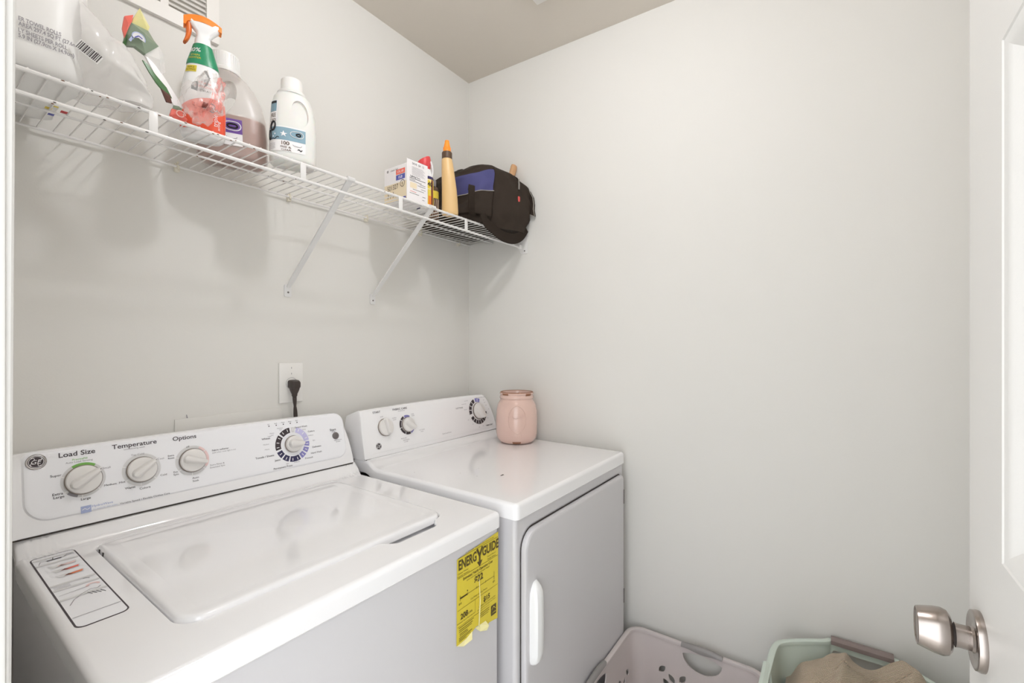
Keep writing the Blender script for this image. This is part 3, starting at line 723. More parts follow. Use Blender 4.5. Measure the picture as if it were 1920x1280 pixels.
jm.lathe([(.0672, .1985), (.0668, .2008), (.0640, .2022), (.061, .2026), (.0595, .2005)], M_JARB, 64, None, False, False)
jpatch(-.95, -.50, .191, .1985, M_JARB, .001); jpatch(.55, .95, .189, .1985, M_JARB, .001)
for k in range(30):
    a = random.gauss(.05, .16); z = random.choice([.128+random.uniform(-.008, .010), .045+random.uniform(-.022, .022)])
    jpatch(a, a+.012, z, z+.0012, M_JARD, .0004, 1, 1)
for k in range(16):
    a = random.uniform(-.5, .6); jpatch(a, a+.012, .176, .1772, M_JARD, .0006, 1, 1)
jm.text('Mason', lambda x, y: jr(A+x/R, .112+y+x*.12, .0014), .024, M_JAR, bold=.01)
# raised oval cartouche
jm.tube([jr(A+.02+.42*math.cos(q), .100+.052*math.sin(q), .0006) for q in [2*PI*k/48 for k in range(48)]], .0011, M_JAR, 6, closed=True)
jm.tube([jr(A-.34+.68*k/20, .108+.004*math.sin(k*.5), .0006) for k in range(21)], .0013, M_JAR, 6)
tag(jm.build('ceramic_jar', smooth=50, loc=t.location), t['label'], 'jar'); bpy.data.objects.remove(t)

# ------------------------------------------------------------------ wire shelf
ZS = 1.7650
def make_shelf():
    t = thing('wire_shelf', 'long white wire shelf on the back wall above the washer and dryer', 'shelf', (.06, YW, ZS))
    X0, X1 = .003, 1.552     # local x from .06
    yb, yf, ym = -.012, -.282, -.140
    wx = lambda px: px-.06
    MB().tube([(X0, yb, -.002), (X1-.003, yb, -.002)], .0030, M_WIRE, 8).build('back_rod', t)
    MB().tube([(X0, yf, .001), (X1+.004, yf, .001)], .0040, M_WIRE, 10).build('front_rod', t)
    MB().tube([(X0, yf-.006, -.042), (X1+.004, yf-.006, -.042)], .0040, M_WIRE, 10).build('lip_rod', t)
    MB().tube([(X0, ym, -.0055), (X1, ym, -.0055)], .0026, M_WIRE, 8).build('middle_rod', t)
    w = MB(); k = 0
    while True:
        x = .2028-5*.0254+k*.0254-.06
        if x > X1-.006: break
        w.tube([(x, yb, .0022), (x, yf+.004, .0032), (x, yf-.001, .0052)], .0015, M_WIRE, 6); k += 1
    w.build('wire_grid', t)
    for x in (.323, .6345, .953, 1.262, 1.56):
        MB().box((wx(x), yf-.006, -.0205), (.0150, .0035, .043), M_WIRE, bev=.0012).build('spacer_tab', t)
    for x in (.4554, .7501, 1.0362, 1.3, 1.5319):
        c = MB().box((wx(x), -.006, -.004), (.011, .012, .022), M_CLIP, bev=.002); c.box((wx(x), -.014, -.004), (.006, .008, .010), M_CLIP, bev=.002)
        c.lathe([(.0025, 0), (.0025, .002)], M_CLIP, 10, Matrix.Translation((wx(x), -.012, .008)) @ Matrix.Rotation(PI/2, 4, 'X')); c.build('wall_clip', t)
    for xt, xf in ((.776, .749), (1.094, 1.068)):
        a = Vector((wx(xt), yf-.002, .002)); b = Vector((wx(xf), -.006, -.282)); d = (b-a).normalized(); s = Vector((1, 0, 0)); nn = -d.cross(s).normalized()
        m = MB(); hw = .0085
        # folded steel strip: flat face with side flanges
        sec = [(-hw, .004), (-hw, -.001), (hw, -.001), (hw, .004), (hw-.0012, .004), (hw-.0012, .0004), (-hw+.0012, .0004), (-hw+.0012, .004)]
        m.loft([[p+s*u*sc+nn*v for u, v in sec] for p, sc in ((a, 1.15), (a.lerp(b, .08), 1), (a.lerp(b, .93), .95), (b, .6))], M_BRACE)
        m.tube([a+Vector((-.011, -.001, .001)), a+Vector((.011, -.001, .001))], .0065, M_BRACE, 10)
        br = m.build('support_brace', t, smooth=30)
        fm = MB().loft([[(wx(xf)+x, y, z-.292) for x, z in rr(.0225, .038, .005, n=4)] for y in (-.0008, -.0035)], M_BRACE)
        fm.lathe([(.003, 0), (.0026, .0015), (.0004, .002)], M_GREYBTN, 12, Matrix.Translation((wx(xf)+.001, -.0035, -.297)) @ Matrix.Rotation(PI/2, 4, 'X'))
        fm.build('foot_plate', br)
    # end bracket screwed to the right wall
    e = MB(); xe = wallx(1.085)-.06
    e.loft([[(xe-x, y, z) for y, z in ((-.322, -.070), (-.290, -.070), (-.276, -.045), (-.276, .0030), (-.300, .0030), (-.325, .000))] for x in (.0002, .003)], M_WIRE)
    e.box((xe-.011, -.288, -.040), (.022, .014, .016), M_WIRE, bev=.003); e.box((xe-.011, -.284, -.0040), (.022, .014, .012), M_WIRE, bev=.003)
    e.lathe([(.0032, 0), (.0028, .0015), (.0004, .002)], M_GREYBTN, 12, Matrix.Translation((xe-.003, -.308, -.058)) @ Matrix.Rotation(-PI/2, 4, 'Y')); e.build('end_bracket', t, smooth=30)
    random.seed(3)
    for k in range(26):
        x = random.uniform(.03, .42) if k < 20 else random.uniform(.42, .9)
        y, z, q = random.choice(((yf, .001, .004), (yf-.006, -.042, .004), (ym, -.0055, .0027), (yf, .001, .004)))
        a = random.uniform(2.6, 4.2)
        M = Matrix.Translation((x, y+(q+.0001)*math.cos(a), z+(q+.0001)*math.sin(a))) @ Matrix.Scale(random.uniform(1, 2.2), 4, (1, 0, 0))
        r = MB(); r.lathe([(.0001, -.0009), (.0011, -.0005), (.0013, 0), (.0011, .0005), (.0001, .0009)], M_RUST if k % 3 else M_DARK, 8, M); r.build('rust_spot', t)
make_shelf()
ZT = ZS+.0068    # top of the shelf wires

# ------------------------------------------------------------------ helper for bottles: superellipse body with a radius profile
class Bottle:
    def __init__(self, prof): self.p = prof   # (z, a, b, exponent, dx)
    def at(self, z):
        P = self.p
        if z <= P[0][0]: return P[0][1:]
        for q, r in zip(P, P[1:]):
            if q[0] <= z <= r[0]:
                t = (z-q[0])/max(1e-9, r[0]-q[0]); return tuple(q[i]+(r[i]-q[i])*t for i in range(1, 5))
        return P[-1][1:]
    def s(self, a, z, o=0):
        A_, B_, e, dx = self.at(z); c, s = math.cos(a), math.sin(a)
        x = abs(c)**(2/e)*math.copysign(1, c); y = abs(s)**(2/e)*math.copysign(1, s)
        n = Vector((c/A_, s/B_, 0)).normalized()
        return Vector((dx+A_*x+n.x*o, B_*y+n.y*o, z))
    def body(self, mb, m, n=48, off=0, z0=None, z1=None, cap0=True, cap1=True):
        zs = sorted(set([q[0] for q in self.p]+[self.p[0][0]+(self.p[-1][0]-self.p[0][0])*k/24 for k in range(25)]))
        if z0 is not None: zs = [z for z in zs if z0 < z < z1]; zs = [z0]+zs+[z1]
        mb.loft([[self.s(2*PI*j/n, z, off) for j in range(n)] for z in zs], m, cap0, cap1)
    def label(self, mb, a0, a1, z0, z1, m, o=.0007, nu=14, nv=8, top=None):
        mb.grid(lambda u, v: self.s(u, z0+((top(u) if top else z1)-z0)*v, o), nu, nv, m, a0, a1, 0, 1)
    def write(self, mb, s, a, z, size, m, o=.0012, bold=0, vert=False, sx=1):
        A_, B_, e, dx = self.at(z); k = 1/max(.01, (A_+B_)/2)
        if vert: mb.text(s, lambda x, y: self.s(a-y*k*1.0, z+x, o), size, m, bold=bold, sx=sx)
        else: mb.text(s, lambda x, y: self.s(a+x*k, z+y, o), size, m, bold=bold, sx=sx)
def bearing(x, y): return math.atan2(y, x)-PI/2

# ------------------------------------------------------------------ spray bottle
def spray():
    x, y = .438, 1.176
    t = thing('spray_bottle', 'white trigger spray bottle with orange nozzle cap, green neck and red label', 'spray bottle', (x, y, ZT), bearing(x, y)+.05)
    B = Bottle([(0, .036, .024, 2.6, 0), (.004, .041, .028, 2.6, 0), (.012, .0435, .030, 2.6, 0), (.060, .0445, .030, 2.5, 0), (.095, .0420, .029, 2.4, 0), (.130, .0370, .027, 2.3, 0), (.152, .0325, .025, 2.2, 0), (.172, .029, .023, 2.1, 0), (.190, .024, .020, 2, .0), (.212, .018, .017, 2, 0)])
    b = MB(); B.body(b, M_WPL)
    F_ = -PI/2
    B.label(b, F_-1.25, F_+1.25, .012, .088, M_SPR, top=lambda u: .088-.020*max(0, (F_+.25-u))**1.2-.006*max(0, u-F_-.5))
    B.label(b, F_-1.2, F_+1.2, .0125, .020, M_SPR)
    B.label(b, 0, 2*PI, .168, .211, M_SPG, .0006, nu=40)
    B.label(b, F_-1.5, F_+1.5, .160, .171, M_SPG, .0008, top=lambda u: .172, nu=20)
    B.write(b, '80%', F_-.75, .194, .014, M_WPRINT, bold=.01); B.write(b, 'STAIN', F_-.60, .181, .0062, M_YEL, bold=.01); B.write(b, 'FIGHTER', F_-.60, .174, .0062, M_YEL, bold=.01)
    B.label(b, F_-1.15, F_-.35, .140, .155, M_YEL, .0009, nu=8, nv=2); B.write(b, 'TRIPLE', F_-.75, .150, .0055, M_BLKP, .0014); B.write(b, 'ACTING', F_-.75, .1445, .0055, M_BLKP, .0014)
    B.write(b, 'SHOUT', F_+.42, .064, .0125, M_BLKP, .0022, bold=.035, sx=.8); B.write(b, 'SHOUT', F_+.42, .064, .0125, M_WPRINT, .0028, bold=-.006, sx=.8); b.tube([B.s(F_+.28+.16*math.cos(q), .066+.0095*math.sin(q), .0014) for q in [.6+k*.25 for k in range(19)]], .0011, M_NAVY, 5)
    B.write(b, 'triple', F_+.45, .040, .013, M_WPRINT, .0014, vert=True); B.write(b, 'acting', F_+.62, .030, .009, M_WPRINT, .0014, vert=True)
    for k in range(3): B.write(b, ('STAIN', 'REMOVER', 'SPRAY')[k], F_+.05, .118-.009*k, .006, M_REDP if k < 2 else M_BLKP, .0014)
    b.build('bottle', t, smooth=50)
    h = MB()
    h.loft([[(x_, y_, z) for x_, y_ in rr(w, d, r, cx, 0, n=5)] for w, d, r, cx, z in ((.034, .030, .014, 0, .208), (.030, .026, .012, 0, .226), (.026, .020, .008, .001, .232), (.034, .020, .008, .004, .242), (.052, .022, .009, .004, .252), (.064, .022, .009, .003, .260), (.066, .021, .009, .002, .265))], M_WPL)
    h.build('spray_head', t, smooth=50)
    c = MB(); rings = []
    for k in range(21):
        s = k/20; X = -.036+.072*s; top = .262+.020*math.sin(PI*(.12+.78*s))**.8; bot = .2535+.009*math.sin(PI*s)
        if s < .1: bot = .248
        hw = .0125*(1-.25*abs(s-.5)*2)
        rings.append([(X, -hw, bot), (X, hw, bot)]+[(X, hw*math.cos(q), bot+(top-bot)*(.35+.65*math.sin(q))) for q in [PI*k2/10 for k2 in range(11)]])
    c.loft(rings, M_ORANGE); c.build('head_cover', t, smooth=60)
    g = MB(); pts = [(-.027, .256, .0055), (-.0265, .248, .0060), (-.0262, .240, .0056), (-.0268, .232, .0050), (-.0285, .224, .0045), (-.0315, .216, .0040), (-.0340, .211, .0030)]
    g.loft([[(x_+w*math.cos(q), .0085*math.sin(q), z) for q in [2*PI*k/14 for k in range(14)]] for x_, z, w in pts], M_ORANGED); g.build('trigger', t, smooth=60)
spray()

# ------------------------------------------------------------------ large jug with amber liquid
def jug1():
    x, y = .543, 1.272
    t = thing('detergent_jug', 'large see-through jug with amber liquid and purple label behind the spray bottle', 'detergent jug', (x, y, ZT), bearing(x, y)-.05)
    P = [(0, .066, .044, 3.2, 0), (.004, .074, .050, 3.2, 0), (.014, .079, .054, 3.2, 0), (.070, .080, .055, 3, 0), (.115, .077, .053, 3, -.001), (.155, .070, .050, 2.8, -.004), (.188, .060, .046, 2.6, -.010), (.210, .048, .041, 2.3, -.014), (.222, .038, .036, 2.1, -.018), (.227, .034, .034, 2, -.020)]
    B = Bottle(P)
    b = MB(); B.body(b, M_JUG)
    jug = b.build('jug_body', t, smooth=50, merge=True)
    cut = MB(); Mx = Matrix.Translation((-.016, 0, .148)) @ Matrix.Rotation(.32, 4, 'Y') @ Matrix.Rotation(PI/2, 4, 'X')
    cut.loft([[(.023*math.cos(2*PI*j/32), .047*math.sin(2*PI*j/32), z) for j in range(32)] for z in (-.09, .09)], M_JUG, M=Mx)
    boolean(jug, cut)
    # rim
    ins = MB(); ins.tube([Mx @ Vector((.0232*math.cos(2*PI*j/40), .0472*math.sin(2*PI*j/40), 0)) for j in range(40)], .0022, M_JUG2, 6, closed=True, M=Matrix.Translation((0, -.052, 0)))
    li = MB(); B2 = Bottle([(z+.002, a-.003, b_-.003, e, dx) for z, a, b_, e, dx in P]); B2.body(li, M_LIQ, z0=.003, z1=.108)
    lq = li.build('liquid', t, smooth=50, merge=True)
    cut = MB(); cut.loft([[(.026*math.cos(2*PI*j/32), .050*math.sin(2*PI*j/32), z) for j in range(32)] for z in (-.09, .09)], M_LIQ, M=Mx); boolean(lq, cut)
    c = MB(); Mc = Matrix.Translation((-.020, 0, .225))
    c.lathe([(.0375, 0), (.0385, .004), (.038, .008), (.0355, .010), (.0345, .040), (.033, .048), (.029, .051), (.0005, .0515)], M_CAPT, 40, Mc)
    for k in range(36):
        a = 2*PI*k/36; c.box((0, 0, 0), (.0012, .0016, .034), M_CAPT, Mc @ Matrix.Rotation(a, 4, 'Z') @ Matrix.Translation((.0348, 0, .026)))
    c.build('cap', t, smooth=40)
    l = MB(); F_ = -PI/2
    B.label(l, F_-1.2, F_+.15, .030, .092, M_WPRINT, .0010, top=lambda u: .092); B.label(l, F_-1.2, F_+.15, .060, .096, M_PURP, .0014)
    B.write(l, '\u2605', F_-.27, .077, .010, M_WPRINT, .002); B.write(l, '100', F_-.22, .052, .0120, M_BLKP, .0016, bold=.01); B.write(l, 'LOADS', F_-.22, .036, .0065, M_BLKP, .0016)
    cpt = lambda a, z, o: B.s(a, z, o)
    l.tube([cpt(F_+.01+.11*math.cos(q), .078+.011*math.sin(q), .0018) for q in [2*PI*k/24 for k in range(24)]], .0013, M_WPRINT, 4, closed=True)
    l.tube([cpt(F_+.01+.05*math.cos(q), .078+.005*math.sin(q), .0018) for q in [2*PI*k/16 for k in range(16)]], .0022, M_BLKP, 4, closed=True)
    l.tube([cpt(F_+.0+.05*math.cos(q), .051+.0045*math.sin(q), .0018) for q in [PI+PI*k/10 for k in range(11)]], .0007, M_INKG, 4)
    l.build('label', t, smooth=40)
jug1()

# ------------------------------------------------------------------ smaller milky jug
def jug2():
    x, y = .640, 1.158
    t = thing('detergent_jug', 'smaller white milky jug with blue-grey label marked 100', 'detergent jug', (x, y, ZT), bearing(x, y)+.12)
    P = [(0, .050, .034, 3, 0), (.004, .053, .038, 3, 0), (.012, .0550, .040, 3, 0), (.080, .0550, .040, 3, 0), (.120, .0530, .039, 2.8, 0), (.150, .0500, .037, 2.6, -.001), (.172, .043, .033, 2.3, -.002), (.180, .036, .031, 2.1, -.003), (.184, .034, .030, 2, -.003)]
    B = Bottle(P); b = MB(); B.body(b, M_JUG2); j = b.build('jug_body', t, smooth=50, merge=True)
    cut = MB(); Mx = Matrix.Translation((.012, 0, .126)) @ Matrix.Rotation(-.12, 4, 'Y') @ Matrix.Rotation(PI/2, 4, 'X')
    cut.loft([[(.020*math.cos(2*PI*k/32), .034*math.sin(2*PI*k/32), z) for k in range(32)] for z in (.030, .09)], M_JUG2, M=Mx); boolean(j, cut)
    c = MB(); Mc = Matrix.Translation((-.003, 0, .182))
    c.lathe([(.034, -.002), (.035, .003), (.033, .006), (.0275, .008), (.0262, .010), (.0255, .038), (.023, .041), (.0005, .0415)], M_CAPT, 40, Mc); c.build('cap', t, smooth=40)
    l = MB(); F_ = -PI/2
    B.label(l, F_-1.35, F_+.30, .022, .085, M_WPRINT, .0008, nu=16); B.label(l, F_-1.35, F_+.30, .050, .082, M_TEAL, .0012, top=lambda u: .082, nu=16)
    B.label(l, F_-1.35, F_-.72, .080, .152, M_WPRINT, .0008, nu=8); B.label(l, F_-1.30, F_-.78, .122, .150, M_TEAL, .0014, nu=6); B.label(l, F_-1.25, F_-.80, .143, .149, M_BLKP, .0018, nu=6, nv=1)
    B.write(l, 'FREE', F_-1.00, .112, .014, M_COLLAR, .0016, bold=.01, sx=.7); B.write(l, 'LOADS', F_-1.00, .099, .012, M_COLLAR, .0016, bold=.01, sx=.6)
    l.tube([B.s(F_-.95+.16*math.cos(q)+.03*math.sin(q), .084+.011*math.sin(q), .002) for q in [2*PI*k/24 for k in range(24)]], .0022, M_BLKP, 5, closed=True)
    l.tube([B.s(F_-1.2+.10*math.cos(q), .062+.012*math.sin(q), .002) for q in [2*PI*k/24 for k in range(24)]], .0014, M_BLKP, 5, closed=True)
    B.write(l, '\u2605', F_-.34, .066, .018, M_WPRINT, .0020); B.write(l, '\u2605', F_-.80, .064, .007, M_WPRINT, .0020); B.write(l, '\u2605', F_-.92, .058, .007, M_WPRINT, .0020)
    l.tube([B.s(F_+.06+.15*math.cos(q), .068+.008*math.sin(q), .0018) for q in [2*PI*k/24 for k in range(24)]], .0009, M_WPRINT, 4, closed=True)
    l.tube([B.s(F_+.06+.05*math.cos(q), .068+.003*math.sin(q), .0018) for q in [2*PI*k/16 for k in range(16)]], .0016, M_BLKP, 4, closed=True)
    l.tube([B.s(F_-1.05+.5*k/10, .050+.006*k/10+.002*math.sin(k), .002) for k in range(11)], .0009, M_BLKP, 4)
    B.write(l, '100', F_-.27, .0425, .0125, M_COLLAR, .0014, bold=.02, sx=.9); B.write(l, 'FREE &', F_-.27, .0325, .0068, M_COLLAR, .0014, bold=.01); B.write(l, 'CLEAR', F_-.25, .0255, .0062, M_COLLAR, .0014, bold=.01)
    l.tube([B.s(F_+.06+.09*math.cos(q), .042+.004*math.sin(q), .0014) for q in [PI+PI*k/10 for k in range(11)]], .0005, M_INKG, 4)
    l.tube([B.s(F_+.04+.12*k/6, .030+.002*math.sin(k*1.2), .0014) for k in range(7)], .0012, M_BLKP, 4)
    for k in range(4): B.write(l, 'liquid detergent', F_-1.05, .040-.004*k, .004, M_INKG, .0012)
    l.build('label', t, smooth=40)
jug2()

# ------------------------------------------------------------------ light bulb carton
def carton():
    t = thing('light_bulb_carton', 'white light bulb carton with red and blue squares and handwriting on its side', 'carton', (.9885, 1.112, ZT), -.02)
    w, d, h = .088, .112, .116
    b = MB().box((w/2, d/2, h/2), (w, d, h), M_BOXW, bev=.0008)
    FL = (Vector((0, d, 0)), Vector((0, -1, 0)), Vector((0, 0, 1)), Vector((-1, 0, 0)))
    FF = (Vector((0, 0, 0)), Vector((1, 0, 0)), Vector((0, 0, 1)), Vector((0, -1, 0)))
    frect(b, FL, .001, .002, d-.001, .060, M_BOXY)
    monogram(b, FL, .018, .105, .0045); b.text('classic led', flat(FL, .050, .105), .0090, M_INK, 'C', 0, 1.0)
    frect(b, FL, .060, .086, .104, .102, M_REDP, .0006); frect(b, FL, .060, .068, .104, .084, M_BLUP, .0006)
    b.text('CFL 60', flat(FL, .082, .094, .001), .0105, M_WPRINT, bold=.01); b.text('13.0', flat(FL, .082, .076, .001), .0120, M_WPRINT, bold=.02)
    b.text('501327', flat(FL, .044, .048, .001, .04), .0230, M_COLLAR, bold=0, sx=.8)
    arcband(b, FL, .092, .054, .0095, .0115, 0, 360, M_COLLAR, .001); b.text('6', flat(FL, .092, .054, .001), .016, M_COLLAR)
    for k in range(3): stroke(b, FL, [(.020+.013*k, .034), (.022+.013*k, .022), (.019+.013*k, .014)], .0022, M_BLKP, .001)
    frect(b, FL, .085, .004, .108, .010, M_BLUP, .0006)
    b.build('box', t, smooth=0)
    f = MB().box((w/2, -.0008, .0645), (w, .0014, .131), M_BOXW)
    F3 = (Vector((0, -.0015, 0)), Vector((1, 0, 0)), Vector((0, 0, 1)), Vector((0, -1, 0)))
    f.text('SAVE  $4  13', flat(F3, .046, .119), .0100, M_INK, sx=.95)
    for k in range(9): frect(f, F3, .020, .1085-.0032*k, .068+.004*((k*7) % 3), .1093-.0032*k, M_INKG)
    f.text('Lighting Facts', flat(F3, .034, .0770), .0078, M_BLKP, bold=.012); frect(f, F3, .010, .0705, .078, .0722, M_BLKP)
    frect(f, F3, .012, .040, .040, .058, M_BOXY)
    for k, (a, c, z) in enumerate(((.010, .034, .066), (.010, .062, .062), (.052, .078, .058), (.044, .078, .052), (.058, .078, .043), (.024, .072, .036), (.012, .038, .028), (.064, .078, .020), (.010, .050, .022), (.064, .074, .010))): frect(f, F3, a, z, c, z+.0013, M_INK if k != 6 else M_REDP)
    f.box((w/2, .0, .1305), (w-.004, .001, .0012), M_DARK)
    f.build('end_flap', t, smooth=0)
carton()

# ------------------------------------------------------------------ spray can
def can():
    x, y = 1.126, 1.172
    t = thing('spray_can', 'blue and yellow spray can with red cap beside the carton', 'spray can', (x, y, ZT), bearing(x, y))
    b = MB(); R = .0285
    b.lathe([(.024, 0), (R, .003), (R, .118), (R*.97, .121), (.018, .131), (.012, .134)], M_WPL, 48)
    S = lambda a, z, o: Vector(((R+o)*math.cos(a), (R+o)*math.sin(a), z))
    def band(a0, a1, z0, z1, m, o=.0004): b.grid(lambda u, v: S(u, v, o), 30, 1, m, a0, a1, z0, z1)
    band(0, 2*PI, .004, .020, M_WDB); band(0, 2*PI, .020, .108, M_WDY); band(0, 2*PI, .108, .118, M_WDB)
    F_ = -PI/2
    band(F_-1.4, F_+.75, .072, .106, M_WPRINT, .0007); band(F_-1.35, F_+.70, .074, .104, M_WDY, .0010)
    b.text('WD-40', lambda p, q: S(F_-.12+p/R, .090+q, .0014), .0215, M_BLKP, bold=.02, sx=.9)
    band(F_+.78, F_+1.15, .020, .106, M_MAROON, .0008); band(F_+.40, F_+.80, .020, .050, M_ORANGE, .0006); band(F_-.6, F_+.75, .004, .020, M_WPRINT, .0008)
    for k in range(7): b.grid(lambda u, v: S(u, v, .0006), 8, 1, M_INKG, F_-.5, F_+.35, .064-.005*k, .0655-.005*k)
    b.build('can', t, smooth=40)
    c = MB(); c.lathe([(.023, .122), (.0245, .128), (.022, .140), (.020, .146)], M_WPL, 32)
    c.loft([[(rx*math.cos(q)-.004, rx*.9*math.sin(q), z+.010*math.cos(q)*s) for q in [2*PI*k/28 for k in range(28)]] for rx, z, s in ((.021, .146, 0), (.023, .158, .3), (.0235, .176, .8), (.021, .184, 1.0), (.015, .186, 1.0))], M_RED)
    c.build('cap', t, smooth=50)
    s = MB(); s.tube(catmull([(.022, -.004, .120), (.026, -.006, .140), (.024, -.006, .160), (.019, -.004, .176)], 5), [.004]*15+[.003], M_INKL, 8); s.build('straw_lever', t, smooth=50)
can()
t = thing('utility_can', 'brown and yellow can half hidden between the spray can and glue bottle', 'can', (1.224, 1.236, ZT), 0)
b = MB(); b.lathe([(.022, 0), (.024, .003), (.024, .118), (.021, .124), (.014, .128)], M_COLLAR, 32)
b.lathe([(.0244, .080), (.0244, .108)], M_WDY, 32, None, False, False)
for k in range(14):
    a = 3.2+k*.16; b.tube([(.0246*math.cos(a), .0246*math.sin(a), .012), (.0246*math.cos(a+.35), .0246*math.sin(a+.35), .078)], .0008, M_BOXY if k % 2 else M_MAROON, 4)
b.build('can', t, smooth=40)
b = MB(); b.lathe([(.013, .127), (.015, .130), (.015, .150), (.012, .154), (.0005, .155)], M_INKG, 24); b.build('cap', t, smooth=40)

# ------------------------------------------------------------------ glue bottle
def glue():
    x, y = 1.211, 1.138
    t = thing('glue_bottle', 'tall tan glue bottle with brown collar and orange nozzle', 'glue bottle', (x, y, ZT), bearing(x, y))
    P = [(0, .022, .016, 2.3, .004), (.003, .0285, .021, 2.3, .004), (.010, .030, .022, 2.3, .004), (.060, .0285, .022, 2.3, .003), (.100, .0265, .022, 2.2, .001), (.150, .0235, .021, 2.1, -.003), (.190, .0205, .0195, 2, -.006), (.203, .019, .0185, 2, -.007), (.207, .015, .015, 2, -.007)]
    B = Bottle(P); b = MB(); B.body(b, M_GLUE, 40); b.build('bottle', t, smooth=50)
    c = MB().lathe([(.0165, .204), (.0180, .206), (.0180, .228), (.0165, .230), (.012, .231)], M_COLLAR, 32, Matrix.Translation((-.007, 0, 0)))
    for k in range(28): c.box((0, 0, 0), (.0008, .0016, .020), M_COLLAR, Matrix.Translation((-.007, 0, 0)) @ Matrix.Rotation(2*PI*k/28, 4, 'Z') @ Matrix.Translation((.0181, 0, .217)))
    c.build('collar', t, smooth=40)
    n = MB().lathe([(.0142, .230), (.0142, .238), (.0125, .241), (.0118, .250), (.0085, .266), (.0075, .272), (.0005, .273)], M_TIP, 24, Matrix.Translation((-.007, 0, 0)))
    for k in range(10): n.box((0, 0, 0), (.003, .0022, .014), M_TIP, Matrix.Translation((-.007, 0, 0)) @ Matrix.Rotation(2*PI*k/10, 4, 'Z') @ Matrix.Translation((.0125, 0, .240)))
    n.build('nozzle', t, smooth=40)
glue()

